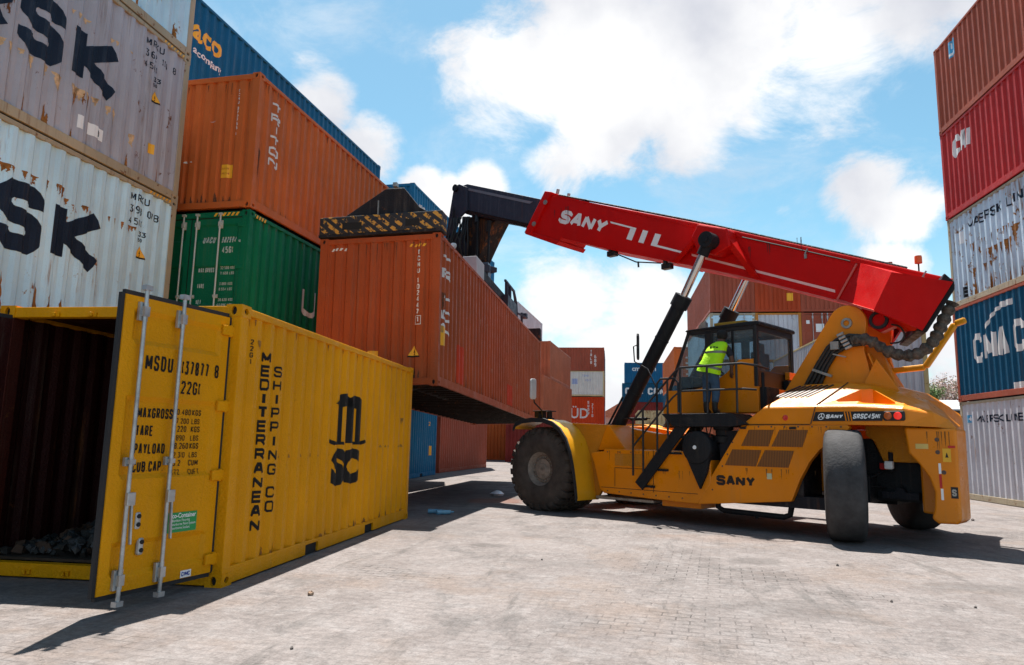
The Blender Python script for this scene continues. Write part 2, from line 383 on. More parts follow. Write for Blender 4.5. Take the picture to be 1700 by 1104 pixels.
# ------------------------------------------------------------------ shipping containers
CW = 2.438
STEEL = plain('galvanised', (.42, .43, .44), .42, .6, var=.3, scale=9)
DARK = plain('dark_gap', (.012, .012, .013), .8)
RUBBER = plain('rubber_seal', (.02, .02, .022), .7)
PLYF = plain('plywood_floor', (.045, .028, .018), .8, var=.4, scale=6)
WHITE = paint('white_lettering', (.78, .78, .76), rust=.0, streak=.2, dust=.05)
NAVY = paint('navy_lettering', (.012, .022, .045), rust=0.02, streak=.15, dust=.05)
BLACK = paint('black_lettering', (.015, .014, .014), rust=0, streak=.1, dust=.03)
YELL = plain('yellow_sticker', (.85, .42, .02), .45, var=.1)
def corr(a, b, per, flat=.27, slope=.21, d0=-.012, d1=-.054):
    n = max(1, round((b-a)/per)); p = (b-a)/n; k = [(a, d0)]
    for i in range(n):
        y = a+i*p; k += [(y+p*flat/2, d0), (y+p*(flat/2+slope), d1), (y+p*(1-flat/2-slope), d1), (y+p*(1-flat/2), d0)]
    k.append((b, d0)); return k
_cast = {}
def casting_mesh(sx, sy, sz):
    key = (sx, sy, sz)
    if key in _cast: return _cast[key]
    # local box from the outer corner inwards: x 0..-.162*sx ...
    mb = MB(); X, Y, Z = .162, .178, .118; e = .004
    P = lambda x, y, z: (sx*(-x+e), sy*(-y+e) if sy > 0 else (y-e), sz*(-z+e) if sz > 0 else (z-e))
    def P(x, y, z): return (sx*(e-x), sy*(e-y), sz*(e-z))
    def holed(f, w, h, rw, rh):
        cx, cy = w/2, h/2; n = 12; ring = []; outer = []
        for i in range(n):
            a = 2*math.pi*i/n; ca, sa = math.cos(a), math.sin(a)
            ring.append((cx+rw*ca, cy+rh*sa)); m = max(abs(ca)/(w/2), abs(sa)/(h/2)); outer.append((cx+ca/m, cy+sa/m))
        # add true corners
        for i in range(n):
            j = (i+1) % n; a, b = outer[i], outer[j]
            mid = [(x, y) for x in (0, w) for y in (0, h) if (abs(a[0]-x) < 1e-6 and abs(b[1]-y) < 1e-6) or (abs(b[0]-x) < 1e-6 and abs(a[1]-y) < 1e-6)]
            pts = [ring[i], a]+(mid[:1] if mid and a != b else [])+[b, ring[j]]
            mb.cur = 0; mb.face([f(u, v, 0) for u, v in pts])
            mb.face([f(*ring[i], 0), f(*ring[j], 0), f(*ring[j], .03), f(*ring[i], .03)])
        mb.cur = 1; mb.face([f(u, v, .03) for u, v in ring]); mb.cur = 0
    holed(lambda u, v, d: P(u, d, v), X, Z, .028, .042)      # end face
    holed(lambda u, v, d: P(d, u, v), Y, Z, .040, .030)      # side face
    holed(lambda u, v, d: P(u, v, d), X, Y, .032, .055)      # top / bottom
    mb.face([P(X, 0, 0), P(X, Y, 0), P(X, Y, Z), P(X, 0, Z)]); mb.face([P(0, Y, 0), P(X, Y, 0), P(X, Y, Z), P(0, Y, Z)]); mb.face([P(0, 0, Z), P(X, 0, Z), P(X, Y, Z), P(0, Y, Z)])
    o = mb.build('corner_casting', [MATS['tmp_a'], DARK]) if False else None
    me = bpy.data.meshes.new('corner_casting'); me.from_pydata(mb.v, [], mb.f); me.polygons.foreach_set('material_index', mb.mi)
    _cast[key] = (me); return me
def castings(t, L, H, mat):
    for sx in (1, -1):
        for sy in (1, -1):
            for sz in (1, -1):
                me = casting_mesh(sx, sy, sz).copy(); me.materials.append(mat); me.materials.append(DARK); me.name = 'corner_casting'
                import bmesh
                bm = bmesh.new(); bm.from_mesh(me); bmesh.ops.remove_doubles(bm, verts=bm.verts, dist=1e-5); bmesh.ops.recalc_face_normals(bm, faces=bm.faces); bm.to_mesh(me); bm.free()
                o = bpy.data.objects.new('corner_casting', me); COL.objects.link(o); o.parent = t
                o.location = (0 if sx > 0 else -CW, L if sy > 0 else 0, H if sz > 0 else 0)
def door_profile(h):
    """recessed panels up the height of a door leaf: (z, depth)"""
    k = [(0, 0)]
    for a, b in ((.045, .165), (.37, .655), (.835, .957)):
        k += [(h*a, 0), (h*a+.04, -.026), (h*b-.04, -.026), (h*b, 0)]
    return k+[(h, 0)]
def door_leaf(t, mat, w, h, loc, rz, side, rods=(.46, .95), inner=None, lod=2, open_=False, rodmat=None):
    """leaf in its own frame: hinge edge at x=0, leaf towards -x*side, outside face at y=0 looking to -y"""
    kz = door_profile(h); ix = [.0, .09, .13, w-.13, w-.09, w]; mb = MB(); g = []
    for z, d in kz:
        g.append(mb.add([(-side*x, (-d if 2 <= i <= 3 else 0), z) for i, x in enumerate(ix)]))
    for a in range(len(kz)-1):
        for i in range(5): mb.f.append([g[a]+i, g[a]+i+1, g[a+1]+i+1, g[a+1]+i]); mb.mi.append(0)
    th = .05
    B = mb.add([(0, 0, 0), (-side*w, 0, 0), (-side*w, 0, h), (0, 0, h), (0, th, 0), (-side*w, th, 0), (-side*w, th, h), (0, th, h)])
    mb.idx(B, [(0, 1, 5, 4), (1, 2, 6, 5), (2, 3, 7, 6), (3, 0, 4, 7)]); mb.cur = 1 if inner else 0; mb.idx(B, [(4, 5, 6, 7)])
    o = mb.build('door', [mat, inner or mat], t); o.location = loc; o.rotation_euler = (0, 0, rz)
    if lod < 1: return o, kz
    g_ = MB(); e = .018                                               # rubber seal round the leaf
    for a, b in (((-side*-.004, .028, -.01), (-side*-.004, .028, h+.01)), ((-side*(w+.006), .028, -.01), (-side*(w+.006), .028, h+.01)), ((0, .028, -.012), (-side*w, .028, -.012)), ((0, .028, h+.012), (-side*w, .028, h+.012))):
        g_.bar(a, b, .034, .052)
    if abs(rz) > .1 and side > 0: g_.box(.001, .034, .004, .046, .0, h)
    g_.build('door_seal', RUBBER, o)
    rm = rodmat or STEEL
    for rx in rods:
        x = -side*(w-rx*w*0-0) if False else -side*rx
        q = MB(); q.tube([(x, -.042, -.09), (x, -.042, h+.09)], .0165, 10); 
        for zz in (-.075, h+.075): q.box(x-.034, x+.034, -.066, -.014, zz-.02, zz+.02)
        for zz, k_ in ((.10, 1), (h*.43, .45), (h-.12, 1)):
            q.box(x-.042, x+.042, -.026, -.001, zz-.075*k_, zz+.075*k_); q.box(x-.026, x+.026, -.064, -.026, zz-.04*k_, zz+.04*k_)
        q.build('lock_rod', rm, o, smooth=True)
        if lod >= 2:
            hd = MB(); hd.bar((x-side*-.03, -.055, .70), (x-side*-.05, -.055, .36), .028, .016, (1, 0, 0)); hd.box(x-.02, x+.055, -.07, -.035, .66, .76); hd.build('handle', rm, o, bevel=.006)
    if lod >= 1:
        for zz in (.12, h*.37, h*.64, h-.13):
            hg = MB(); hg.box(-.10 if side > 0 else -.06, .06 if side > 0 else .10, -.03, -.004, zz-.045, zz+.045); hg.tube([(.012*side, -.01, zz-.055), (.012*side, -.01, zz+.055)], .02, 8); hg.build('hinge', mat, o, bevel=.004)
    return o, kz
PANEL = {}; STAINS = ('rust_stain', 'scuff', 'paint_patch')
def container(label, loc, th, L, H, mat, near='corr', far='corr', lod=1, group=None, inner=None, framemat=None, rodmat=None, tilt=None, roofmat=None, doormat=None, right=True, name='shipping_container'):
    t = thing(name, label, 'container', loc, -th, group)
    if tilt: t.rotation_euler = (tilt[0], tilt[1], -th)
    fm = framemat or mat; f = MB(); e = 0.0
    pw, pd = .15, .13
    for x0 in (-pw, -CW):
        for y0 in (0, L-pd): f.box(x0, x0+pw, y0, y0+pd, .11, H-.11)
    for x0, x1 in ((-.055, -.002), (-CW+.002, -CW+.055)):
        f.box(x0, x1, .13, L-.13, H-.082, H-.012); 
    for y0, y1 in ((.004, .11), (L-.11, L-.004)):
        f.box(-CW+.15, -.15, y0, y1, H-.115, H-.012); f.box(-CW+.15, -.15, y0, y1, .012, .135)
    # bottom rails with fork pockets
    for xa, xb in ((-.06, -.003), (-CW+.003, -CW+.06)):
        if L < 7:
            c = L/2; segs = [(.13, c-1.20), (c-.84, c+.84), (c+1.20, L-.13)]
        else: segs = [(.13, L-.13)]
        for a, b in segs: f.box(xa, xb, a, b, .014, .165)
        if L < 7:
            for a, b in ((c-1.2, c-.84), (c+.84, c+1.2)): f.box(xa, xb, a, b, .125, .165)
    if L < 7:
        for a, b in ((c-1.2, c-.84), (c+.84, c+1.2)):
            pk = MB(); pk.box(-CW+.03, -.03, a-.004, b+.004, .012, .124); pk.build('fork_pocket', DARK, t)
    if lod < 2:
        for x0 in (-.166, -CW-.004):
            for y0 in (-.004, L-.174):
                for z0 in (0, H-.118): f.box(x0, x0+.17, y0, y0+.178, z0, z0+.118)
    PANEL[(t.name, 'F')] = f.build('frame', fm, t, bevel=.006 if lod == 2 else 0)
    if lod == 2: castings(t, L, H, fm)
    ks = corr(.12, L-.12, .278)
    for nm, x, sg in (('side_panel', 0, 1), ('side_panel', -CW, -1)):
        mb = MB(); mb.loft([[(x+sg*d, y, .16), (x+sg*d, y, H-.078)] for y, d in ks], caps=False); o = mb.build(nm, mat, t, fix=False); PANEL[(t.name, 'R' if sg > 0 else 'L')] = o
        if inner:
            mb = MB(); mb.loft([[(x+sg*(d-.006), y, .18), (x+sg*(d-.006), y, H-.09)] for y, d in ks], caps=False); mb.build('inner_lining', inner, t, fix=False)
    r = MB(); ry = corr(.1, L-.1, .21, .3, .2, -.02, -.036); r.loft([[(-CW+.05, y, H+d), (-.05, y, H+d)] for y, d in ry], caps=False); r.build('roof_panel', roofmat or mat, t, fix=False)
    if inner:
        r = MB(); r.box(-CW+.06, -.06, .1, L-.1, H-.05, H-.044); r.build('ceiling_lining', inner, t)
    ke = corr(.14, CW-.14, .25, .5, .14, -.02, -.058)
    for y, kind, sg in ((0, near, -1), (L, far, 1)):
        if kind == 'corr':
            mb = MB(); mb.loft([[(-CW+u, y+sg*d, .13), (-CW+u, y+sg*d, H-.11)] for u, d in ke], caps=False); o = mb.build('end_panel', mat, t, fix=False); PANEL[(t.name, 'E' if sg < 0 else 'G')] = o
        elif kind == 'door':
            w = (CW-.26)/2-.008; h = H-.27
            for side, x in ((1, -.125), (-1, -CW+.125)):
                if sg < 0: o, kz = door_leaf(t, doormat or mat, w, h, (x, .018, .135), 0, side, lod=lod, rodmat=rodmat)
                else: o, kz = door_leaf(t, doormat or mat, w, h, (-CW-x, L-.018, .135), math.pi, side, lod=min(lod, 1), rodmat=rodmat)
                t['_door%d' % side] = o.name if sg < 0 else ''
    fl = MB(); fl.box(-CW+.06, -.06, .12, L-.12, .142, .166); fl.build('floor', PLYF, t)
    if lod == 2:
        un = MB()
        for i in range(int(L/.42)): y = .3+i*.42; un.box(-CW+.06, -.06, y, y+.05, .02, .14)
        un.box(-CW/2-.5, -CW/2-.4, .12, min(L*.28, 3.4), .03, .14); un.box(-CW/2+.4, -CW/2+.5, .12, min(L*.28, 3.4), .03, .14)
        un.build('underframe', paint('underframe_black', (.030, .020, .016), rust=.3, streak=.3, seed=50), t)
    t['_k'] = 0
    return t, ks, ke
def on_right(dx=0): return ((0, dx, 0), (0, 1, 0), (0, 0, 1), (1, 0, 0))
def side_decal(name, t, ks, polys, mat, label=None): return decal(name, polys, mat, t, on_right(), ks, 0, .004, label, PANEL[(t.name, 'R')] if name in STAINS else None)
def left_decal(name, t, ks, L, polys, mat, label=None):
    # seen from -x: text runs towards -y, starting at the far end
    kp = [(L-y, d) for y, d in reversed(ks)]
    return decal(name, polys, mat, t, ((-CW, L, 0), (0, -1, 0), (0, 0, 1), (-1, 0, 0)), kp, 0, .004, label, PANEL[(t.name, 'L')] if name in STAINS else None)
def end_decal(name, t, ke, polys, mat, label=None):
    return decal(name, polys, mat, t, ((-CW, 0, 0), (1, 0, 0), (0, 0, 1), (0, -1, 0)), ke, 0, .004, label, PANEL[(t.name, 'E')] if name in STAINS else None)
def tri_sign(name, fn, t, k, x, z, s):
    """yellow electric warning triangle with dark rim"""
    fn(name, t, k, [(0, [(x-s/2, z), (x+s/2, z), (x, z+s*.9)])]+[], BLACK)
    o = fn('sticker', t, k, shift([(1, [(-s*.42, s*.04), (s*.42, s*.04), (0, s*.80)])], x, z+.02), YELL)
    fn('symbol', t, k, shift([(3, [(-s*.03, s*.15), (s*.05, s*.15), (s*.09, s*.38), (0, s*.36), (s*.04, s*.58), (-s*.06, s*.32), (s*.02, s*.33)][:3]), (3, [(-.04*s, s*.33), (.09*s, s*.36), (s*.02, s*.6)])], x, z), BLACK)
PI = math.pi
def corner(x, y, th, dist): return (x+math.sin(th)*dist, y+math.cos(th)*dist)
# paints
P_YEL = paint('msc_yellow', (.80, .33, .001), rust=.10, streak=.07, dust=.03, rough=.42, seed=1)
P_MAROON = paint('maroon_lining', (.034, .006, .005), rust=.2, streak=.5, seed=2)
P_POST_SHADE = paint('post_shade_maroon', (.070, .014, .009), rust=.3, streak=.4, seed=52)
P_ORBR = paint('held_red_brown', (.40, .082, .024), rust=.17, streak=.45, seed=3, dust=.22)
P_ORANGE = paint('orange_brown', (.58, .138, .032), rust=.13, streak=.3, seed=4, dust=.2)
P_GREEN = paint('green', (.002, .16, .075), rust=.05, streak=.2, seed=5, dust=.1)
P_BLUE = paint('blue', (.008, .12, .26), rust=.08, streak=.25, seed=6)
P_BLUE2 = paint('light_blue', (.008, .16, .33), rust=.08, streak=.25, seed=7)
P_GREY = paint('purple_grey', (.44, .44, .50), rust=.28, streak=.7, seed=8, dirt=(.19, .13, .10), dust=.3)
P_PALE = paint('pale_blue_grey', (.58, .84, 1.0), rust=.30, streak=.4, seed=9, dirt=(.36, .40, .44), dust=.04, rustc=(.20, .075, .016))
P_GREYF = paint('rusty_grey_frame', (.44, .37, .26), rust=.42, streak=.6, seed=10)
P_CMA = paint('cma_blue', (.005, .085, .17), rust=.12, streak=.3, seed=11)
P_RED = paint('bright_red', (.50, .035, .035), rust=.06, streak=.25, seed=12)
P_BRRED = paint('brown_red', (.36, .085, .048), rust=.14, streak=.35, seed=13)
P_DKRED = paint('dark_red', (.22, .028, .022), rust=.14, streak=.35, seed=14)
P_SUD = paint('vermilion', (.62, .060, .012), rust=.04, streak=.15, seed=15)
P_WHITEC = paint('container_white', (.70, .69, .64), rust=.08, streak=.25, seed=16)
P_LGREY = paint('light_grey', (.58, .59, .64), rust=.30, streak=.5, seed=17, dust=.25)
P_RGREY = paint('rusted_grey', (.58, .72, .84), rust=.42, streak=.5, seed=18, rustc=(.20, .085, .025))
P_SALM = paint('salmon_brown', (.48, .135, .065), rust=.06, streak=.3, seed=19, dust=.3)
# ---- yellow open container in the foreground -----------------------------------------
CW = 2.56
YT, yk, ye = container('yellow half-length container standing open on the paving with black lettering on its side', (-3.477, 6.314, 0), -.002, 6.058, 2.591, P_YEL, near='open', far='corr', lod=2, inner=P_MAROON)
side_decal('lettering', YT, yk, shift(word('MEDITERRANEAN', .120, .95, .24, .165, True), .555, 2.215), BLACK)
side_decal('lettering', YT, yk, shift(word('SHIPPING CO', .115, .85, .19, .26, True), .845, 2.09), BLACK)
def blob(cx, cy, rx, ry, n=14, a0=0, a1=2*PI): return [(cx+rx*math.cos(a0+(a1-a0)*i/n), cy+ry*math.sin(a0+(a1-a0)*i/n)) for i in range(n)]
def arcstrip(cx, cy, rx, ry, a0, a1, w, n=10):
    return [(0, q) for q in strip([(cx+rx*math.cos(a0+(a1-a0)*i/n), cy+ry*math.sin(a0+(a1-a0)*i/n)) for i in range(n+1)], w)]
def m_logo(x, y, w, h):
    """heavy lower-case m with rounded shoulders and slab feet"""
    r = []; st = .17
    for c in (.18, .50, .82): r += [(0, [((c-st/2)*w, .03*h), ((c+st/2)*w, .03*h), ((c+st/2)*w, .80*h), ((c-st/2)*w, .80*h)])]
    for c0_, c1_ in ((.18, .50), (.50, .82)):
        r += [(1, q) for k, q in arcstrip((c0_+c1_)/2*w, .78*h, (c1_-c0_)/2*w, .14*h, PI, 0, st*.86*w, 10)]
    for c in (.18, .82): r += [(2, [((c-.15)*w, 0), ((c+.15)*w, 0), ((c+.13)*w, .06*h), ((c-.13)*w, .06*h)])]
    r += [(3, [(-.06*w, .05*h), (.04*w, -.01*h), (.08*w, .05*h), (-.03*w, .11*h)]), (3, [(.96*w, -.01*h), (1.06*w, .05*h), (1.03*w, .11*h), (.92*w, .05*h)])]
    r += [(4, [(.03*w, .82*h), (.14*w, .78*h), (.26*w, .90*h), (.22*w, .99*h)])]
    return shift(r, x, y)
side_decal('logo', YT, yk, m_logo(2.52, 1.265, 1.15, .64), BLACK)
side_decal('logo', YT, yk, shift(fontword('SC', .40, .035), 2.56, .775, 1.42, 1.06), BLACK)
side_decal('lettering', YT, yk, shift(word('22G1', .05, .6, .18, .3, True), .30, 2.30), BLACK)
a77 = math.radians(77.5)
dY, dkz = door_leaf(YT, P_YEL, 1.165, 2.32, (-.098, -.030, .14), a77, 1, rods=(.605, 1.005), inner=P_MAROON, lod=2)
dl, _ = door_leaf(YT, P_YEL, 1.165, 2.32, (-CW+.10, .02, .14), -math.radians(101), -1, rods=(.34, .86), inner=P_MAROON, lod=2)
def door_decal(name, d, polys, mat, kz, w=1.165):
    return decal(name, shift(polys, -w, 0), mat, d, ((0, 0, 0), (1, 0, 0), (0, 0, 1), (0, -1, 0)), kz, 1, .004)
for txt, x, z, h, w, sw in (('MSDU', .245, 1.735, .128, .42, .15), ('137877', .635, 1.735, .118, .35, .15), ('8', 1.02, 1.735, .118, .42, .16), ('22G1', .640, 1.565, .112, .45, .15)):
    door_decal('lettering', dY, shift(word(txt, h, w, sw, .25), x, z-.0), BLACK, dkz)
z = 1.345
for a, b, u, b2, u2 in (('MAXGROSS', '30.480', 'KGS', '67.200', 'LBS'), ('TARE', '2.220', 'KGS', '4.890', 'LBS'), ('PAYLOAD', '28.260', 'KGS', '62.310', 'LBS'), ('CUB.CAP.', '33.2', 'CUM', '1.172', 'CUFT')):
    door_decal('lettering', dY, shift(word(a, .085, .42, .16, .2), .235, z), BLACK, dkz)
    door_decal('lettering', dY, shift(word(b, .050, .55, .15, .3), .61, z+.04)+shift(word(u, .050, .55, .15, .3), .82, z+.04), BLACK, dkz)
    door_decal('lettering', dY, shift(word(b2, .046, .55, .13, .3), .61, z-.035)+shift(word(u2, .046, .55, .13, .3), .82, z-.035), BLACK, dkz)
    z -= .145
P_ECO = plain('eco_green', (.01, .26, .07), .4, var=.05)
door_decal('sticker', dY, rect(.625, .395, .945, .56), P_ECO, dkz)
WH = plain('sticker_white', (.8, .8, .8), .45, var=.03)
door_decal('sticker', dY, shift(fontword('Eco-Container', .040, .001), .640, .515, .88, 1), WH, [(z, d+.002) for z, d in dkz])
for i, s_ in enumerate(('Bamboo Flooring', 'Waterborne Paint System', 'Waterborne Sealant')):
    door_decal('sticker', dY, shift(fontword(s_, .022), .638+.03*(i == 0), .483-.031*i, .92, 1), WH, [(z, d+.002) for z, d in dkz])
door_decal('sticker', dY, rect(.81, -.015+.02, .93, .065), WH, dkz)
door_decal('sticker', dY, shift(word('CIMC', .036, .62, .2, .2), .822, .018), plain('cimc_blue', (.01, .05, .3), .5), [(z, d+.002) for z, d in dkz])
for x_, z in ((.285, .46), (.335, .255)):      # data plates with fixing holes
    p = MB(); p.box(-1.165+x_, -1.165+x_+.06, -.012, .03, z, z+.14); p.build('plate', STEEL, dY, bevel=.02)
    q = MB(); q.tube([(-1.165+x_+.03, -.02, z+.04), (-1.165+x_+.03, -.005, z+.04)], .018, 10); q.tube([(-1.165+x_+.03, -.02, z+.105), (-1.165+x_+.03, -.005, z+.105)], .018, 10); q.build('bolt', DARK, dY)
for i, (x, z) in enumerate(((-.60, 2.50), (-1.0, 2.50), (-1.55, 2.50), (-1.95, 2.50), (-.60, .06), (-1.0, .06), (-1.55, .06), (-1.95, .06))):
    q = MB(); q.box(x-.045, x+.045, -.016, .004, z-.022, z+.022); q.tube([(x, -.03, z-.02), (x, -.03, z+.02)], .016, 8); q.build('rod_keeper', P_YEL, YT, bevel=.004)
jb = MB(); jb.box(-CW-.003, -CW+.156, -.004, .136, .12, 2.591-.12); jb.build('post_shade', P_POST_SHADE, YT, label='dark red-brown shade cover on the left door post')  # cover over the yellow left post, its deep shade put into the colour
# heap of scrap inside it
scr = MB(); rr = random.Random(5)
for i in range(2600):
    y = rr.uniform(.2, 5.0); x = -rr.uniform(.12, CW-.12)
    top = 1.1*math.exp(-((y-2.0)/1.4)**2)*(1.15+.42*x)
    zz = .18+max(.0, top)*rr.random()**.4; s_ = rr.uniform(.014, .048)
    ax = Vector((rr.uniform(-1, 1), rr.uniform(-1, 1), rr.uniform(-1, 1))).normalized(); a = Matrix.Rotation(rr.uniform(0, 6), 3, ax)
    pts = [a @ Vector((sx*s_*rr.uniform(.6, 1.3), sy*s_*rr.uniform(.5, 1.2), sz*s_*rr.uniform(.3, .9)))+Vector((x, y, zz)) for sx, sy, sz in ((-1,-1,-1),(1,-1,-1),(1,1,-1),(-1,1,-1),(-1,-1,1),(1,-1,1),(1,1,1),(-1,1,1))]
    b = scr.add(pts); scr.cur = rr.choice([0, 0, 0, 1, 2]); scr.idx(b, [(0,3,2,1),(4,5,6,7),(0,1,5,4),(1,2,6,5),(2,3,7,6),(3,0,4,7)])
so_ = scr.build('scrap_heap', [plain('scrap_dark', (.026, .024, .022), .8, var=.5), plain('scrap_grey', (.07, .068, .07), .7, var=.5), plain('scrap_rust', (.07, .035, .02), .8, var=.4)])
so_.location = (-3.477, 6.314, 0); tag(so_, 'heap of broken grey scrap lying inside the open yellow container', 'scrap heap', kind='stuff')
CW = 2.438
# ---- left stack: rusty grey containers --------------------------------------------------
thM = .045; mx0, my0 = corner(-7.9, 11.75, thM, -12.192)
grpM = 'stack at the left edge'
container('dark red container at the foot of the left stack behind the yellow one', (mx0, my0, 0), thM, 12.192, 2.73, P_DKRED, lod=1, group=grpM)
def maersk(label, z, mat, num, off=0):
    t, k, e = container(label, (mx0+off, my0, z), thM, 12.192, 2.81, mat, lod=2, group=grpM, framemat=P_GREYF)
    zz = (3.81-2.75); x = 12.192-2.60
    for i, ch in enumerate('MAERSK'):
        side_decal('lettering', t, k, shift(word(ch, .98, .98 if ch == 'K' else .78, .25, 0), x-.06-(5-i)*.93, zz-.02), NAVY)
    side_decal('lettering', t, k, shift(word(num[0], .13, .6, .15, .35), 12.192-1.12, 2.50), NAVY)
    side_decal('lettering', t, k, shift(word(num[1], .13, .6, .15, .35), 12.192-1.12, 2.29), NAVY)
    side_decal('lettering', t, k, shift(word('45G1', .12, .6, .15, .35), 12.192-1.12, 2.09), NAVY)
    side_decal('lettering', t, k, shift(word('33', .09, .7, .2, .25), 12.192-.86, 1.93)+shift(word('50', .06, .7, .2, .25), 12.192-.86, 1.84), NAVY)
    tri_sign('sticker', side_decal, t, k, 12.192-.80, 1.55, .24)
    return t, k
M2, k2 = maersk('pale blue-grey rust-streaked container with dark SK letters, just above the open yellow one', 2.75, P_PALE, ('MRKU', '398 078 1'))
M3, k3 = maersk('purple-grey stained container with dark SK letters, second from the top of the left stack', 5.57, P_GREY, ('MRKU', '362 114 8'))
M4, k4 = maersk('pale rusty container at the top of the left stack, cut by the photo edge', 8.39, P_PALE, ('MSKU', '504 712 3'))
side_decal('sticker', M3, k3, rect(12.192-2.42, .37, 12.192-2.33, .58), WH); side_decal('sticker', M3, k3, rect(12.192-2.20, .36, 12.192-1.88, .55), WH)
side_decal('lettering', M3, k3, shift(word('9', .11, .6, .24, .2), 12.192-2.02, .40), BLACK)
side_decal('sticker', M3, k3, rect(12.192-.84, .62, 12.192-.72, .80), YELL)
side_decal('sticker', M4, k4, rect(12.192-1.0, .62, 12.192-.86, .82), YELL)
RUST = plain('rust_drip', (.26, .10, .02), .85, var=.6, scale=14)
OCHRE = plain('ochre_scuff', (.55, .36, .20), .8, var=.4, scale=10)
def drips(seed, spec):
    """ragged stains: (x0, x1, z0, count, height, width, up)"""
    rr = random.Random(seed); r = []
    for (x0, x1, z0, n, h, w, up) in spec:
        for i in range(n):
            x = rr.uniform(x0, x1); hh = h*rr.uniform(.3, 1); ww = w*rr.uniform(.4, 1.2); m = 9; pl, pr, zs = [], [], []
            for j in range(m+1):
                f = j/m; e = ww/2*(1-f)**.8*(.7+.6*rr.random()); o_ = ww*.22*rr.uniform(-1, 1)
                pl.append(x-e+o_*f); pr.append(x+e+o_*f); zs.append(z0+(hh*f if up else -hh*f))
            for j in range(m): r.append((i % 4, [(pl[j], zs[j]), (pr[j], zs[j]), (pr[j+1], zs[j+1]), (pl[j+1], zs[j+1])]))
    return r
side_decal('rust_stain', M2, k2, drips(1, [(7.2, 10.0, .17, 16, .62, .11, True), (9.9, 11.9, .17, 8, .25, .06, True), (7.5, 9.3, 2.18, 10, .16, .10, False), (9.6, 11.2, 2.05, 9, .14, .06, False), (9.2, 9.9, 2.2, 6, .20, .07, False)]), RUST)
side_decal('rust_stain', M3, k3, drips(2, [(8.0, 11.8, .17, 10, .3, .05, True), (9.6, 10.4, .95, 4, .35, .05, False)]), RUST)
side_decal('scuff', M3, k3, drips(3, [(9.3, 10.6, .98, 10, .28, .14, False), (8.0, 9.2, 1.02, 8, .22, .10, False), (9.4, 11.2, 2.12, 9, .10, .10, False), (10.9, 11.0, .75, 2, .30, .09, False)]), OCHRE)
side_decal('rust_stain', M4, k4, drips(5, [(8.0, 11.9, .17, 12, .4, .06, True)]), RUST)
DENT = plain('scraped_paint', (.30, .13, .02), .7, var=.5, scale=20)
side_decal('scuff', YT, yk, drips(9, [(1.0, 2.4, 1.13, 9, .05, .05, True), (4.2, 5.7, 1.22, 10, .05, .05, True), (.3, .6, 2.30, 3, .09, .06, False), (5.5, 5.7, 1.7, 3, .12, .03, False)]), DENT)
side_decal('rust_stain', YT, yk, drips(10, [(.3, 5.8, .165, 22, .10, .04, True), (.2, 5.9, 2.50, 14, .10, .02, False)]), RUST)
for t, k, sd in ((M2, k2, 1), (M3, k3, 2), (M4, k4, 4)):                 # hazard marks on the top rail
    hz = []
    for i in range(7): x = 12.192-.75+i*.085; hz += [(0, [(x, 2.742), (x+.04, 2.742), (x+.07, 2.792), (x+.03, 2.792)])]
    decal('hazard_marks', hz, YELL, t, ((0, 0, 0), (0, 1, 0), (0, 0, 1), (1, 0, 0)), None, 0, .001, None, PANEL[(t.name, 'F')])
# ---- orange and green stack -----------------------------------------------------------
thO = .085; ox, oy = -6.62, 12.03; grpO = 'stack behind the left stack'
def row(lat, d): # point at lateral offset lat (to the right) and distance d along the row
    return (ox+math.sin(thO)*d+math.cos(thO)*lat, oy+math.cos(thO)*d-math.sin(thO)*lat)
container('rusty brown container hidden under the green one', (ox, oy, 0), thO, 6.058, 2.60, P_BRRED, lod=1, group=grpO)
GT, gk, ge = container('green container with locking rods on its doors, below the orange one', (ox, oy, 2.62), thO, 12.192, 2.87, P_GREEN, near='door', lod=2, group=grpO, rodmat=plain('rod_pale', (.5, .52, .48), .5, .3))
OT, ok_, oe = container('orange-brown container on top of the green one, white TRITON letters down its side', (ox, oy, 5.55), thO, 12.192, 2.66, P_ORANGE, lod=2, group=grpO)
side_decal('lettering', OT, ok_, shift(word('TRITON', .185, 1.75, .24, .22, True), .54, 2.33), WHITE)
end_decal('lettering', OT, oe, shift(word('TCNU 872755 1', .062, .75, .2, .25, True), CW-.46, 2.36), WHITE)
end_decal('sticker', OT, oe, rect(CW-.70, .60, CW-.45, .86), YELL)
end_decal('lettering', OT, oe, shift(word('CAUTION', .04, .6, .2, .2), CW-.685, .76, .8)+shift(word('HIGH', .05, .8, .2, .2), CW-.67, .66, .9), P_ORANGE)
gd = bpy.data.objects[GT['_door1']]; gd2 = bpy.data.objects[GT['_door-1']]; gz = door_profile(2.60); gw = (CW-.26)/2-.008
PAL = paint('pale_green_lettering', (.55, .62, .56), rust=0, streak=.2)
for txt, x, z, h in (('UACU', .26, 2.13, .125), ('502594', .655, 2.13, .115), ('8', 1.01, 2.13, .11), ('45G1', .68, 1.93, .125)):
    door_decal('lettering', gd, shift(word(txt, h, .42 if len(txt) < 5 else .32, .17, .22), x, z), PAL, gz, gw)
for i, (a, b, c) in enumerate((('MAX.GROSS', '32.500 KGS', '71.650 LBS'), ('TARE', '3.880 KGS', '8.554 LBS'), ('NET', '28.620 KGS', '63.096 LBS'), ('CU.CAP.', '76.4 CU.M', '2.698 CUFT'))):
    zz = 1.58-i*.30
    door_decal('lettering', gd, shift(word(a, .085, .34, .19, .2), .20, zz), PAL, gz, gw)
    door_decal('lettering', gd, shift(word(b, .052, .5, .17, .25), .66, zz+.05)+shift(word(c, .052, .5, .17, .25), .66, zz-.05), PAL, gz, gw)
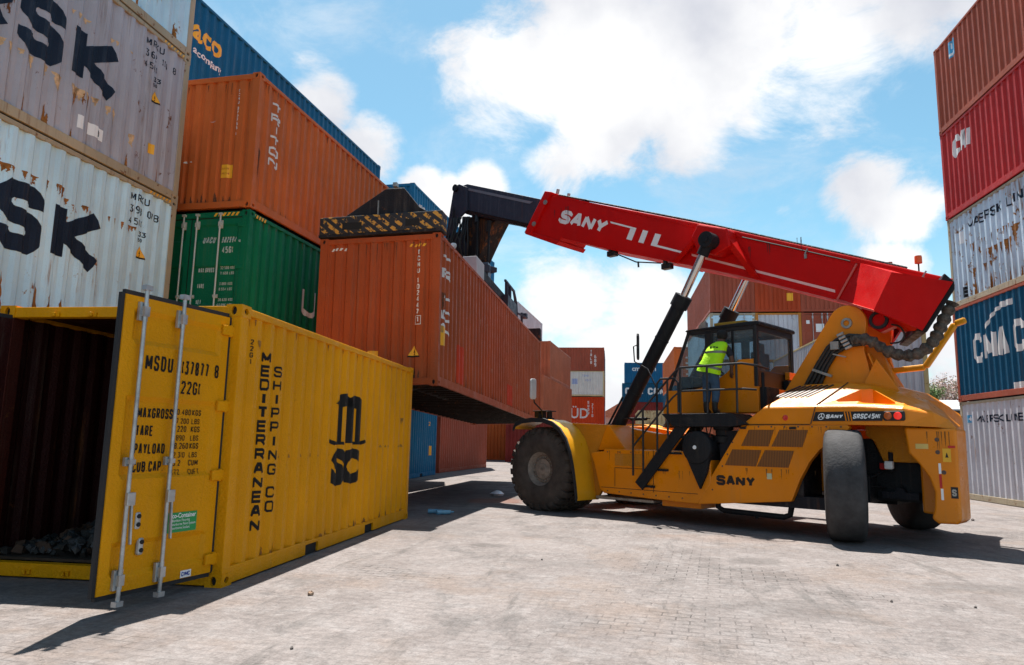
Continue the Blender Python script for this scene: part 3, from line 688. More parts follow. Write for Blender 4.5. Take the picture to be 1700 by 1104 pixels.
door_decal('logo', gd2, shift([(0, q) for q in strip(blob(0, 0, .09, .09, 16)+[(.09, 0)], .022)]+[(0, q) for q in strip([(-.03, .04), (-.03, -.04), (.03, -.04), (.03, .04)], .02)], .38+gw, 1.84), PAL, gz, gw)
side_decal('lettering', GT, gk, shift(word('UASC', .62, .95, .17, .3), 2.14, 1.27), WHITE)
hz = [(0, [(.12+i*.09, 2.77), (.17+i*.09, 2.77), (.20+i*.09, 2.84), (.15+i*.09, 2.84)]) for i in range(5)]
decal('hazard_marks', hz, YELL, GT, ((0, 0, 0), (0, 1, 0), (0, 0, 1), (1, 0, 0)), None, 0, .001, None, PANEL[(GT.name, 'F')])
hz = [(0, [(CW-.75+i*.09, 2.775), (CW-.70+i*.09, 2.775), (CW-.66+i*.09, 2.84), (CW-.71+i*.09, 2.84)]) for i in range(6)]
decal('hazard_marks', hz, YELL, GT, ((-CW, 0, 0), (1, 0, 0), (0, 0, 1), (0, -1, 0)), None, 0, .001, None, PANEL[(GT.name, 'F')])
RUSTD = plain('dark_rust', (.12, .040, .016), .85, var=.6, scale=14)
side_decal('rust_stain', OT, ok_, drips(11, [(.2, 6.0, 2.57, 26, .22, .025, False), (.2, 6.0, .165, 18, .18, .05, True), (.15, .35, 1.2, 3, .6, .06, False)]), RUSTD)
end_decal('rust_stain', OT, oe, drips(12, [(.2, 2.2, .135, 12, .2, .05, True), (.3, 2.2, 2.5, 8, .25, .02, False)]), RUSTD)
end_decal('scuff', OT, oe, drips(13, [(.5, 1.1, .95, 6, .05, .07, True), (1.2, 1.7, 1.75, 2, .04, .10, True)]), WHITE)
side_decal('rust_stain', GT, gk, drips(14, [(.2, 3.5, 2.78, 12, .2, .02, False)]), RUSTD)
# second row behind it: the blue one shows above the orange roof
bx, by = -9.2, 12.03
for i, (z, H, m) in enumerate(((0, 2.75, P_BRRED), (2.76, 2.80, P_DKRED), (5.57, 2.80, P_SALM))):
    p = (bx-math.sin(thO)*.44, by-math.cos(thO)*.44, z)
    container(('brown-red', 'dark red', 'salmon-brown')[i]+' container hidden below the long blue one in the second row', p, thO, 12.192, H, m, lod=0, group='second row of containers at the left')
BT, bk_, be_ = container('long blue container standing high behind the orange one, yellow letters at its near end', (bx-math.sin(thO)*.44, by-math.cos(thO)*.44, 8.38), thO, 12.192, 2.60, P_BLUE, lod=2, group='second row of containers at the left')
side_decal('logo', BT, bk_, shift(fontword('Seaco', .50, .022), 1.32, 1.62), YELL)
side_decal('lettering', BT, bk_, shift(fontword('a company', .17, .006), 2.0, 1.28), WHITE)
# ---- lower blue container peeping out behind the yellow one, and the stack beyond ----------
BL, blk, ble = container('teal-blue container on the ground between the yellow one and the brown one', (-6.80, 21.52, 0), .01, 6.058, 2.591, P_BLUE2, lod=1, group='containers seen under the lifted one')
side_decal('sticker', BL, blk, rect(5.05, .75, 5.40, 1.10), YELL); side_decal('lettering', BL, blk, shift(word('42', .14, .6, .2, .3), 4.9, 1.85), YELL)
s2 = (-7.20, 24.67)
for z, H, m, lb in ((2.62, 2.68, P_BRRED, 'brown-red container one above the teal-blue one, hidden by the lifted container'), (5.32, 2.68, P_DKRED, 'dark red container beneath the blue top one, hidden by the lifted container')):
    container(lb, (*s2, z), thO, 12.192, H, m, lod=0, group='stack beyond the lifted container')
B2, b2k, b2e = container('blue top container seen over the lifting frame, white letters at its corner', (*s2, 8.02), thO, 12.192, 2.68, P_BLUE2, lod=1, group='stack beyond the lifted container')
side_decal('lettering', B2, b2k, shift(word('MARINE', .36, .62, .2, .25), .45, 1.75)+shift(word('LINES', .36, .62, .2, .25), .45, 1.2), WHITE)
container('brown-red container base under the blue top one', (s2[0]+.30, s2[1]+4.2, 0), thO, 7.5, 2.60, P_BRRED, lod=0, group='stack beyond the lifted container')
T_, k_, e_ = container('brown container on the ground right of the teal-blue one, its long side showing', (-10.0, 37.3, 0), .018, 12.192, 2.60, P_SALM, lod=0, group='containers seen under the lifted one')
side_decal('sticker', T_, k_, rect(10.9, .75, 11.3, 1.25), YELL)
container('grey container end in the gap between two brown ones', (-9.17, 50.9, 0), .0, 12.192, 2.6, P_LGREY, near='door', lod=0, group='containers seen under the lifted one')
container('orange-red container end facing the camera just left of the big front tyre', (-6.62, 50.1, 0), .0, 12.192, 2.6, P_ORANGE, near='corr', lod=0, group='containers seen under the lifted one')
container('salmon-brown long container behind the far end of the lifted one, beneath a darker one', (-4.30, 45.9, 2.72), thO, 12.9, 2.86, P_SALM, lod=1, group='brown stack behind the lifted container')
container('dark brown container at the foot of the brown stack', (-4.30, 45.9, 0), thO, 12.9, 2.70, P_DKRED, lod=0, group='brown stack behind the lifted container')
T_, k_, e_ = container('brown-red container topping the brown stack at the far end of the lifted one', (-4.12, 48.5, 5.60), thO, 9.75, 2.54, P_SALM, lod=1, group='brown stack behind the lifted container', doormat=P_BRRED)
end_decal('lettering', T_, e_, shift(word('GESU 488203 1', .10, .7, .2, .22, True), 1.55, 2.2), WHITE)
T_, k_, e_ = container('light grey container high behind the lifted one, open sky to its right', (-6.47, 49.1, 8.34), .082, 9.66, 2.66, P_LGREY, lod=1, group='grey stack behind the lifted container')
for z, H, lb in ((2.61, 2.85, 'brown container stacked on the orange-red end, hidden behind the lifted one'), (5.47, 2.86, 'dull red container under the light grey high one, hidden behind the lifted one')): container(lb, (-6.85, 50.1, z), 0, 12.192, H, P_SALM if z < 3 else P_BRRED, lod=0, group='grey stack behind the lifted container')
# ---- the far cross row: stacked side-on ------------------------------------------------------
def across(label, xr, y, z, L, H, mat, group, lod=0, **kw):
    """long axis along X: right end at xr, long side facing the camera at y"""
    t, k, e = container(label, (xr-L, y, z), -PI/2 if False else 0, L, H, mat, lod=lod, group=group, **kw)
    t.rotation_euler = (0, 0, -PI/2)       # local +y -> world +x, local right side (x=0) faces -y ... camera
    return t, k
gS = 'far stacks closing the yard'
T_, k_ = across('vermilion far container with white letters ending in UD, low in the far stack', -.72, 72, 2.95, 12.192, 2.85, P_SUD, gS, 1)
side_decal('lettering', T_, k_, shift(fontword('HAMBURG SÜD', 1.0, .02), 1.75, .75, .92, 1), WHITE)
side_decal('lettering', T_, k_, shift(word('SUDU', .28, .6, .2, .25, True), 10.55, 2.45)+shift(word('2718', .28, .6, .2, .25, True), 10.95, 2.2), WHITE)
across('dark container under the vermilion one in the far stack', -.72, 72, 0, 12.192, 2.92, P_DKRED, gS)
T_, k_ = across('white container with a cream corner post in the far stack', -.72, 72, 5.86, 12.192, 2.53, P_WHITEC, gS, 1, framemat=paint('cream_frame', (.62, .50, .28), rust=.15))
side_decal('logo', T_, k_, rect(9.0, 1.2, 9.55, 1.75), plain('logo_blue', (.30, .36, .55), .5)); side_decal('lettering', T_, k_, shift(word('TGHU', .22, .6, .2, .3), 10.0, 1.95)+shift(word('4512', .22, .6, .2, .3), 10.3, 1.5), plain('logo_blue', (.3, .36, .55), .5))
T_, k_ = across('brown-red container on top of the far stack, left of the open sky', -.72, 72, 8.40, 12.192, 2.36, P_BRRED, gS, 1)
side_decal('lettering', T_, k_, shift(word('TRLU', .30, .6, .2, .2, True), 10.8, 2.1)+shift(word('689', .34, .6, .2, .2, True), 11.2, 1.6), WHITE)
cols = [(P_DKRED, P_CMA, P_BRRED, P_CMA), (P_BLUE, P_LGREY, P_CMA, P_LGREY), (P_BRRED, P_LGREY, P_ORANGE, P_CMA)]
for i, y in enumerate((74.7, 77.4, 80.1)):
    for j in range(4):
        nm = ('first', 'second', 'third')[i]
        across('%s container end in the %s column behind the far stack, %s level' % ({P_DKRED: 'dark red', P_CMA: 'navy', P_BRRED: 'brown', P_BLUE: 'blue', P_LGREY: 'grey', P_ORANGE: 'orange'}[cols[i][j]], nm, ('lowest', 'second', 'third', 'top')[j]), -.70+.45*i*0+.22*(i+1)*0, y, j*2.7, 12.192, 2.68, cols[i][j], gS)
gB = 'far blue stack right of the lift cylinder'
T_, k_ = across('dark navy far container with white CMA CGM letters', 13.5, 90, 6.36, 12.192, 2.31, P_CMA, gB, 1)
side_decal('lettering', T_, k_, shift(word('CMA CGM', .85, .72, .25, .2), .35, .9), WHITE)
T_, k_ = across('blue container on top of the far blue stack', 13.8, 90, 8.70, 12.192, 2.52, P_BLUE, gB, 1)
side_decal('lettering', T_, k_, shift(fontword('cma cgm', .6, .02), .9, 1.5), WHITE)
across('dark red container third from the top of the far blue stack', 13.5, 90, 3.75, 12.192, 2.59, P_DKRED, gB)
across('grey-brown container at the foot of the far blue stack', 13.5, 90, 1.05, 12.192, 2.68, P_BRRED, gB)
across('lowest dark container of the far blue stack', 13.5, 92.6, 0, 12.192, 2.68, P_DKRED, gB)
# brown stack seen through the cab front
gC = 'brown stack seen past the cab front'
for i, (z, H, m, lb) in enumerate(((0, 2.8, P_ORANGE, 'orange-brown container at the foot of the stack behind the stair rails'), (2.81, 2.85, P_CMA, 'navy container with white marks, middle of the stack behind the stair rails'), (5.68, 2.92, P_ORANGE, 'orange-brown container with door rods topping the stack behind the cab windscreen'))):
    t, k, e = container(lb, (7.10, 55, z), .0, 12.192, H, m, near='door', lod=1, group=gC)
    d = bpy.data.objects[t['_door-1']]
    dz = door_profile(H-.27)
    for q in range(4): door_decal('lettering', d, shift(rect(0, 0, .38, .14), 1.2+.5*(q % 2)*0+.62, 1.9-q*.42), WHITE, dz, 1.09) if i else None
T_, k_, e_ = container('cream container end with rust-brown stains beside the stair rails', (4.1, 46, 1.1), .0, 6.058, 2.3, paint('cream_rust', (.62, .52, .30), rust=.5, seed=21), near='corr', lod=1)
T2, k2_, e2_ = container('dark container carrying the cream stained one', (4.1, 46, 0), .0, 6.058, 1.09, P_DKRED, near='corr', lod=0)
# ---- cross stack behind the boom and cab -------------------------------------------------
gA = 'big stack behind the boom'
xs = [5.5+2.455*i for i in range(4)]
top = [(P_BRRED, 'brown-red'), (paint('orange_red', (.46, .065, .020), rust=.12, seed=33), 'orange-red'), (P_BRRED, 'brown'), (P_BRRED, 'dull brown')]
third = [(P_PALE, 'pale rusty'), (P_LGREY, 'light grey with a rusty right post'), (P_BRRED, 'brown with white stickers on its doors'), (P_BLUE, 'blue')]
names = ('leftmost', 'second', 'third', 'rightmost')
for i, x in enumerate(xs):
    t, k, e = container('%s container end topping the stack behind the boom, %s one' % (top[i][1], names[i]), (x+CW, 41, 8.74), 0, 12.192, 2.76, top[i][0], near='corr', lod=1, group=gA)
    if i == 1: end_decal('sticker', t, e, rect(1.72, .62, 2.05, 1.05), YELL)
    t, k, e = container('%s container end below the top layer behind the boom' % third[i][1], (x+CW, 41, 5.92), 0, 12.192, 2.76, third[i][0], near='door' if i in (0, 2) else 'corr', lod=1, group=gA, framemat=(P_GREYF if i == 0 else paint('orange_post', (.55, .22, .04), rust=.3) if i == 1 else None))
    if i == 2:
        d = bpy.data.objects[t['_door-1']]; dz = door_profile(2.49)
        door_decal('sticker', d, rect(1.09+.62, 1.55, 1.09+1.05, 2.0), WH, dz, 1.09); door_decal('sticker', d, rect(1.09+.12, 2.0, 1.09+.3, 2.2), WH, dz, 1.09); door_decal('sticker', d, rect(1.09+.14, .35, 1.09+.40, .45), WH, dz, 1.09)
    for j, (z, H) in enumerate(((0, 2.94), (2.95, 2.95))):
        container('%s container %s behind the boom, %s column' % (('salmon', 'grey')[j], ('on the ground', 'on the second level')[j], names[i]), (x+CW, 41, z), 0, 12.192, H, (P_SALM, P_LGREY)[j], lod=0, group=gA)
# grey container at the right behind the hose, and the one under it
gG = 'pale stack behind the rear of the machine'
P_STR = paint('striped_pale_grey', (.42, .42, .46), rust=.2, streak=.9, seed=23, dirt=(.32, .22, .10), dust=.35)
t, k, e = container('pale ribbed container with ochre runs, behind the sagging hose', (10.65, 26.0, 2.90), .0, 12.192, 2.78, P_STR, lod=2, group=gG, framemat=paint('ochre_frame', (.42, .33, .16), rust=.3))
container('grey container under the pale ribbed one', (10.65, 26.0, 0), .0, 12.192, 2.88, P_LGREY, lod=1, group=gG)
# ---- right stack ------------------------------------------------------------------------
gR = 'tall stack at the right edge'
LR = 12.192
def rightc(label, z, H, mat, dx, fm=None):
    return container(label, (9.81+CW+dx, 22.08-LR, z), 0, LR, H, mat, lod=2, group=gR, framemat=fm)
t, k, e = rightc('light grey container at the foot of the right stack, small blue badge and dark lettering', 0, 2.69, P_LGREY, .0, P_GREYF)
BADGE = plain('badge_blue', (.06, .32, .55), .4)
left_decal('logo', t, k, LR, rect(.38, 2.10, .60, 2.31), BADGE); left_decal('logo', t, k, LR, shift([(2, [(0, .09), (.03, .02), (.06, .0), (.03, -.03), (.02, -.08), (-.02, -.03), (-.06, 0), (-.02, .02)][:])], .49, 2.205), WH)
left_decal('lettering', t, k, LR, shift(word('MAERSK LINE', .20, .95, .19, .28), .84, 2.08), NAVY)
t, k, e = rightc('deep blue container with white CMA CGM letters and swoosh in the right stack', 2.70, 2.68, P_CMA, -.02, P_BRRED)
left_decal('lettering', t, k, LR, shift(word('CMA', .80, .62, .22, .13), 1.02, .98)+shift(word('CGM', .80, .70, .22, .2), 3.0, 1.05), WHITE)
left_decal('logo', t, k, LR, [(0, q) for q in strip([(1.72, 1.86), (1.95, 2.05), (2.25, 2.22), (2.6, 2.31), (3.15, 2.34)], .10)]+rect(2.45, 2.25, 3.15, 2.40, 1)+rect(2.9, .15, 4.2, .32), WHITE)
t, k, e = rightc('heavily rusted grey container with faded dark lettering, middle of the right stack', 5.39, 2.64, P_RGREY, .02, P_GREYF)
left_decal('lettering', t, k, LR, shift(word('MAERSK LINE', .27, .95, .17, .25), 1.12, 2.02), NAVY); left_decal('sticker', t, k, LR, rect(.55, 1.75, .85, 2.1), WH)
left_decal('lettering', t, k, LR, shift(word('E', .3, .9, .3), .62, .2), BLACK)
left_decal('rust_stain', t, k, LR, drips(7, [(1.2, 3.4, 1.6, 16, .30, .05, False), (.5, 3.6, .17, 16, .5, .06, True), (2.0, 3.6, 1.25, 12, .5, .10, False), (2.9, 3.6, 1.5, 4, .6, .25, False), (1.0, 2.2, .9, 8, .35, .07, False)]), RUST)
t, k, e = rightc('bright red container with a big white slanted mark in the right stack', 8.04, 2.65, P_RED, -.01)
left_decal('logo', t, k, LR, shift(word('CAI', .62, .62, .24, .08, shear=.12), .66, 1.64), WHITE)
t, k, e = rightc('brown-red container on top of the right stack with a small blue label', 10.70, 2.70, P_BRRED, -.02)
left_decal('sticker', t, k, LR, rect(.86, 1.95, 1.26, 2.45), BADGE); left_decal('sticker', t, k, LR, shift(word('T', .22, .9, .22), .95, 2.18)+rect(.9, 2.0, 1.22, 2.08, 3), WH)
# ---- the container being lifted ------------------------------------------------------------
HELD = (-3.132, 12.748, 2.339)
HT, hk, he = container('red-brown long container lifted by the red crane, white letters at its near corner', HELD, .058, 12.192, 2.888, P_ORBR, lod=2, tilt=(-.033, -.023))
side_decal('lettering', HT, hk, shift(word('TRITON', .215, 2.2, .24, .25, True), .30, 2.56), WHITE)
FRESH = paint('fresh_red_patch', (.60, .055, .018), rust=0, streak=.1, dust=.03, seed=30)
side_decal('paint_patch', HT, hk, rect(1.42, .20, 1.98, .98), FRESH); side_decal('paint_patch', HT, hk, rect(6.45, .20, 7.15, .75), FRESH)
side_decal('sticker', HT, hk, rect(.28, .78, .52, 1.16), YELL); side_decal('sticker', HT, hk, rect(6.3, .82, 6.38, .98), WH)
end_decal('lettering', HT, he, shift(word('TCNU 102447', .098, .62, .2, .22, True), CW-.46, 2.58), WHITE)
end_decal('lettering', HT, he, shift(word('1', .10, .7, .2, .2, True), CW-.45, 1.28)+[(0, q) for q in strip([(CW-.47, 1.30), (CW-.36, 1.30), (CW-.36, 1.14), (CW-.47, 1.14), (CW-.47, 1.30)], .012)], WHITE)
tri_sign('sticker', end_decal, HT, he, CW-.48, .52, .25)
end_decal('sticker', HT, he, rect(CW-1.38, .50, CW-1.18, .66), YELL)
side_decal('rust_stain', HT, hk, drips(15, [(.2, 12.0, 2.80, 40, .35, .02, False), (.2, 12.0, .165, 44, .25, .05, True), (.15, .5, 1.8, 4, .7, .05, False)]), RUSTD)
end_decal('rust_stain', HT, he, drips(16, [(.15, 2.3, .135, 16, .25, .04, True), (.2, 2.3, 2.75, 10, .4, .015, False)]), RUSTD)
side_decal('scuff', HT, hk, drips(17, [(.6, 9, .9, 14, .25, .05, False), (1.0, 11, 1.9, 10, .3, .03, False)]), plain('pale_scuff', (.36, .15, .09), .8, var=.4, scale=20))
for x0 in (.22, CW-.62):
    hz = [(0, [(x0+i*.085, 2.645), (x0+.045+i*.085, 2.645), (x0+.075+i*.085, 2.70), (x0+.03+i*.085, 2.70)]) for i in range(4)]
    end_decal('paint_patch', HT, he, hz, YELL if x0 > 1 else WHITE)
# ------------------------------------------------------------------ ground
def ground_mat():
    m, n, l, b = newmat('block_paving'); b.inputs['Specular IOR Level'].default_value = .25
    t = n.new('ShaderNodeTexCoord')
    def N_(s, d=6, r=.6, vs=(1, 1, 1), loc=(0, 0, 0), dist=0):
        mp = n.new('ShaderNodeMapping'); mp.inputs['Scale'].default_value = vs; mp.inputs['Location'].default_value = loc; l.new(t.outputs['Object'], mp.inputs[0])
        x = n.new('ShaderNodeTexNoise'); x.inputs['Scale'].default_value = s; x.inputs['Detail'].default_value = d; x.inputs['Roughness'].default_value = r; x.inputs['Distortion'].default_value = dist; l.new(mp.outputs[0], x.inputs[0]); return x.outputs[0]
    def rp(s, a, c, x=0., y=1.):
        r = n.new('ShaderNodeMapRange'); r.interpolation_type = 'SMOOTHSTEP'; l.new(s, r.inputs[0]); r.inputs[1].default_value = a; r.inputs[2].default_value = c; r.inputs[3].default_value = x; r.inputs[4].default_value = y; return r.outputs[0]
    def mix(f, a, c):
        x = n.new('ShaderNodeMix'); x.data_type = 'RGBA'
        if isinstance(f, float): x.inputs[0].default_value = f
        else: l.new(f, x.inputs[0])
        for i, q in ((6, a), (7, c)):
            if isinstance(q, tuple): x.inputs[i].default_value = (*q, 1)
            else: l.new(q, x.inputs[i])
        return x.outputs[2]
    def M_(op, a, c):
        x = n.new('ShaderNodeMath'); x.operation = op
        for i, q in enumerate((a, c)):
            if isinstance(q, (int, float)): x.inputs[i].default_value = q
            else: l.new(q, x.inputs[i])
        return x.outputs[0]
    # wobbling coordinates so the joints are not ruler straight
    wn = n.new('ShaderNodeTexNoise'); wn.inputs['Scale'].default_value = 3.0; l.new(t.outputs['Object'], wn.inputs[0])
    vm = n.new('ShaderNodeVectorMath'); vm.operation = 'MULTIPLY_ADD'; l.new(wn.outputs['Color'], vm.inputs[0]); vm.inputs[1].default_value = (.035, .035, 0); l.new(t.outputs['Object'], vm.inputs[2])
    rot = n.new('ShaderNodeMapping'); rot.inputs['Rotation'].default_value = (0, 0, .14); l.new(vm.outputs[0], rot.inputs[0])
    br = n.new('ShaderNodeTexBrick'); l.new(rot.outputs[0], br.inputs[0]); br.inputs['Scale'].default_value = 1; br.inputs['Brick Width'].default_value = .225; br.inputs['Row Height'].default_value = .112; br.inputs['Mortar Size'].default_value = .0055; br.inputs['Mortar Smooth'].default_value = .3; br.offset = .5; br.inputs['Bias'].default_value = 0
    br.inputs['Color1'].default_value = (1, 1, 1, 1); br.inputs['Color2'].default_value = (.55, .55, .55, 1); br.inputs['Mortar'].default_value = (.75, .75, .75, 1)
    joint = br.outputs['Fac']
    bare = rp(M_('ADD', N_(.33, 8, .66, loc=(3.3, 1.2, 0)), M_('MULTIPLY', N_(2.2, 6, .7, loc=(1, 5, 0)), .22)), .635, .75)      # where the dust is worn off and the blocks show
    dusty = M_('SUBTRACT', 1.0, bare)
    c = mix(rp(N_(.9, 10, .72, loc=(2, 3, 0), dist=.5), .36, .64), (.146, .126, .121), (.186, .163, .157))
    c = mix(M_('MULTIPLY', rp(N_(3.4, 11, .75, loc=(7, 1, 0), dist=.4), .47, .62), .75), c, (.203, .184, .180))     # pale worn patches
    c = mix(M_('MULTIPLY', rp(N_(1.5, 11, .75, vs=(1, .6, 1), loc=(1, 7, 0), dist=.5), .50, .66), .80), c, (.100, .090, .088))     # grime
    c = mix(M_('MULTIPLY', rp(N_(.62, 9, .68, loc=(9, 2, 0)), .50, .66), .60), c, (.168, .128, .108))     # red earth
    c = mix(M_('MULTIPLY', rp(N_(.8, 9, .7, vs=(3.4, .42, 1), loc=(2, 9, 0)), .57, .67), .65), c, (.085, .077, .074))     # tyre scrub along the yard
    grain = M_('ADD', M_('MULTIPLY', N_(55, 6, .7), .7), M_('MULTIPLY', N_(14, 8, .75, loc=(5, 2, 0)), .9))
    sc_ = n.new('ShaderNodeMix'); sc_.data_type = 'RGBA'; sc_.blend_type = 'MULTIPLY'; sc_.inputs[0].default_value = 1; l.new(c, sc_.inputs[6])
    gr = n.new('ShaderNodeCombineColor'); gv = rp(grain, .55, 1.05, .70, 1.30)
    for q in range(3): l.new(gv, gr.inputs[q])
    l.new(gr.outputs[0], sc_.inputs[7]); c = sc_.outputs[2]
    bk = n.new('ShaderNodeMix'); bk.data_type = 'RGBA'; bk.blend_type = 'MULTIPLY'; l.new(M_('MULTIPLY', bare, .55), bk.inputs[0]); l.new(c, bk.inputs[6]); l.new(br.outputs['Color'], bk.inputs[7]); c = bk.outputs[2]
    c = mix(M_('MULTIPLY', joint, M_('ADD', M_('MULTIPLY', bare, .62), .14)), c, (.048, .042, .040))
    c = mix(M_('MULTIPLY', rp(N_(9, 9, .72, loc=(5, 8, 0)), .63, .69), .8), c, (.060, .052, .050))      # specks and chips
    cr = rp(M_('ABSOLUTE', M_('SUBTRACT', N_(1.3, 10, .7, loc=(4, 4, 0), dist=.6), .5), 0), .0, .006, 1, 0)
    c = mix(M_('MULTIPLY', M_('MULTIPLY', cr, rp(N_(.4, 3, loc=(8, 3, 0)), .46, .58)), .7), c, (.05, .044, .042))     # cracks
    def oil(x, y, rx, ry, s):
        mp = n.new('ShaderNodeMapping'); mp.vector_type = 'TEXTURE'; mp.inputs['Location'].default_value = (x, y, 0); mp.inputs['Scale'].default_value = (rx, ry, 1); l.new(t.outputs['Object'], mp.inputs[0])
        g = n.new('ShaderNodeVectorMath'); g.operation = 'LENGTH'; l.new(mp.outputs[0], g.inputs[0])
        return M_('MULTIPLY', rp(M_('ADD', g.outputs['Value'], M_('MULTIPLY', M_('SUBTRACT', N_(2.2, 9, .7), .5), 1.9)), .45, 1.0, 1, 0), s)
    for a in ((-3.2, 17.5, 1.8, 3.5, .72), (-2.6, 11.0, .8, 1.4, .25), (.8, 12.4, .9, .5, .35), (1.7, 9.2, .5, .35, .4), (3.6, 8.0, .7, .4, .35), (-.6, 8.4, .7, .3, .25), (1.5, 6.6, .9, .5, .3), (-1.6, 9.6, .35, .2, .5)):
        c = mix(oil(*a), c, (0.060, 0.053, 0.051))
    c = mix(oil(-2.6, 16.6, .9, 1.0, .6), c, (0.156, 0.060, 0.036)); c = mix(oil(1.9, 11.2, 1.6, .6, .12), c, (0.264, 0.150, 0.096))
    l.new(c, b.inputs['Base Color']); l.new(rp(N_(2, 5), .3, .7, .72, .95), b.inputs['Roughness'])
    hb = M_('ADD', M_('MULTIPLY', joint, M_('SUBTRACT', M_('MULTIPLY', dusty, .85), 1.0)), M_('ADD', M_('MULTIPLY', N_(14, 9, .75), .5), M_('MULTIPLY', N_(60, 4, .6), .25)))
    bp = n.new('ShaderNodeBump'); bp.inputs['Strength'].default_value = .9; bp.inputs['Distance'].default_value = .012; l.new(hb, bp.inputs['Height']); l.new(bp.outputs[0], b.inputs['Normal'])
    return m
g = MB(); n_ = 40
xs_ = [-600, -200, -60]+[-30+i*1.5 for i in range(41)]+[60, 200, 600]
gi = []
for y in [-300, -60, -20]+[-6+i*1.5 for i in range(50)]+[90, 140, 300, 900]:
    gi.append(g.add([(x, y, 0) for x in xs_]))
for a in range(len(gi)-1):
    for i in range(len(xs_)-1): g.f.append([gi[a]+i, gi[a]+i+1, gi[a+1]+i+1, gi[a+1]+i]); g.mi.append(0)
go = g.build('ground', ground_mat(), fix=False); tag(go, 'dusty block-paved container yard', None, kind='structure'); go['category'] = 'ground'
# ------------------------------------------------------------------ reach stacker
RS = thing('reach_stacker', 'orange-yellow container handler with a long red boom lifting the red-brown container', 'reach stacker', (-.25, 16.07, 0), math.atan2(.6, -.8))
OR = paint('machine_orange', (.80, .235, .001), rust=.05, streak=.18, rough=.36, dust=.12, seed=40, dirt=(.36, .19, .07), spec=.38, dent=.10)
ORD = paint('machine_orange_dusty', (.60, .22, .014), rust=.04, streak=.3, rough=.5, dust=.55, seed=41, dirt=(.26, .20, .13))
YEL = paint('machine_yellow', (.84, .37, .010), rust=.02, streak=.16, rough=.36, dust=.1, seed=42, dirt=(.40, .28, .12), spec=.38, dent=.10)
RED = paint('boom_red', (.62, .003, .002), rust=.03, streak=.16, rough=.45, dust=.03, seed=43, dirt=(.4, .02, .02), spec=.16, dent=.10)
DGR = paint('inner_boom_grey', (.045, .050, .075), rust=.05, streak=.5, rough=.42, dust=.35, seed=44, dirt=(.12, .12, .15))
BLK = paint('black_steel', (.016, .017, .020), rust=.06, streak=.3, rough=.45, dust=.25, seed=45, dirt=(.07, .06, .05))
SPR = paint('spreader_black', (.022, .022, .028), rust=.22, streak=.5, rough=.6, dust=.3, seed=46, dirt=(.12, .10, .09))
CHR = plain('chrome_rod', (.62, .60, .58), .14, 1.0, var=.08)
TYR = plain('tyre_rubber', (.040, .036, .035), .85, var=.5, scale=5, bump=.5, bscale=25)
TYRD = plain('tyre_dusty', (.062, .048, .040), .9, var=.45, scale=4, bump=.6, bscale=18)
TYRS = plain('tyre_slick', (.050, .048, .050), .82, spec=.2, var=.3, scale=6, bump=.3, bscale=30)
RIM = plain('wheel_rim_dust', (.25, .20, .165), .75, .1, var=.4, scale=9, bump=.4)
HOSE = plain('hydraulic_hose', (.018, .017, .017), .5, var=.4, scale=12)
SLEEVE = plain('worn_hose_sleeve', (.085, .072, .060), .85, var=.8, scale=14, bump=.9, bscale=22)
GLS = glass('cab_glass', (.25, .36, .42), .22)
WHL = plain('white_paint', (.80, .80, .80), .45, var=.05)
BLP = plain('black_paint', (.012, .012, .014), .4, var=.1)
MET = plain('dull_metal', (.35, .34, .32), .45, .7, var=.3, scale=12)
def part(mb, name, mat, **k): return mb.build(name, mat, k.pop('parent', RS), **k)
def lat(u, v, t): return (u, t, v)          # (s, z) outline extruded across the machine
# ---- wheels ---------------------------------------------------------------------
def front_tyre(y, sg):
    R, w = .815, .50; m = MB()
    c = (0, y, R); 
    prof = [(-w/2+.03, .33), (-w/2-.012, .40), (-w/2-.035, .55), (-w/2-.02, .68), (-w/2+.02, .765), (-w/2+.06, .785), (0, .79), (w/2-.06, .785), (w/2-.02, .765), (w/2+.02, .68), (w/2+.035, .55), (w/2+.012, .40), (w/2-.03, .33)]
    m.lathe(prof, c, (0, 1, 0), 64)
    for i in range(26):        # open lugs wrapping over the shoulders
        for s_ in (-1, 1):
            a = 2*PI*(i+(.5 if s_ > 0 else 0))/26; da = .072
            def P(aa, r, yy): return (c[0]+r*math.cos(aa), c[1]+yy, c[2]+r*math.sin(aa))
            q = []
            for aa in (a-da, a+da):
                q += [P(aa, .76, s_*.02), P(aa, .835, s_*.03), P(aa+s_*.02, .832, s_*(w/2-.05)), P(aa+s_*.02, .79, s_*(w/2+.012)), P(aa+s_*.02, .70, s_*(w/2+.030)), P(aa+s_*.02, .69, s_*(w/2-.02))]
            b = m.add(q); m.idx(b, [(0,1,2,3,4,5), (11,10,9,8,7,6)]+[(k, (k+1) % 6, (k+1) % 6+6, k+6) for k in range(6)])
    return m
def wheel(name, build_tyre, tyre_mat, y, face, rim_r=.36):
    hub = MB(); c = Vector((0, y, .815)); n = Vector((0, face, 0))
    hub.lathe([(.0, .02), (.0, .10), (-.02, .115), (-.03, .20), (-.06, .205), (-.10, .205)], c+n*.16, n, 28)
    h = hub.build(name, RIM, RS, smooth=True)
    bl = MB()
    for i in range(20):
        a = 2*PI*i/20; p = c+Vector((math.cos(a)*.235, 0, math.sin(a)*.235)); bl.tube([p+n*.10, p+n*.135], .014, 6)
    bl.build('wheel_nuts', MET, h)
    rm = MB(); rm.lathe([(.10, .0), (.10, .20), (.11, .26), (.10, .275), (.17, .30), (.215, .335), (.235, .365), (.225, .385), (.19, .385), (.1, .34), (-.2, .34)], c, n, 40); rm.build('rim', RIM, h, smooth=True)
    build_tyre().build('tyre', tyre_mat, h, smooth=True)
    return h
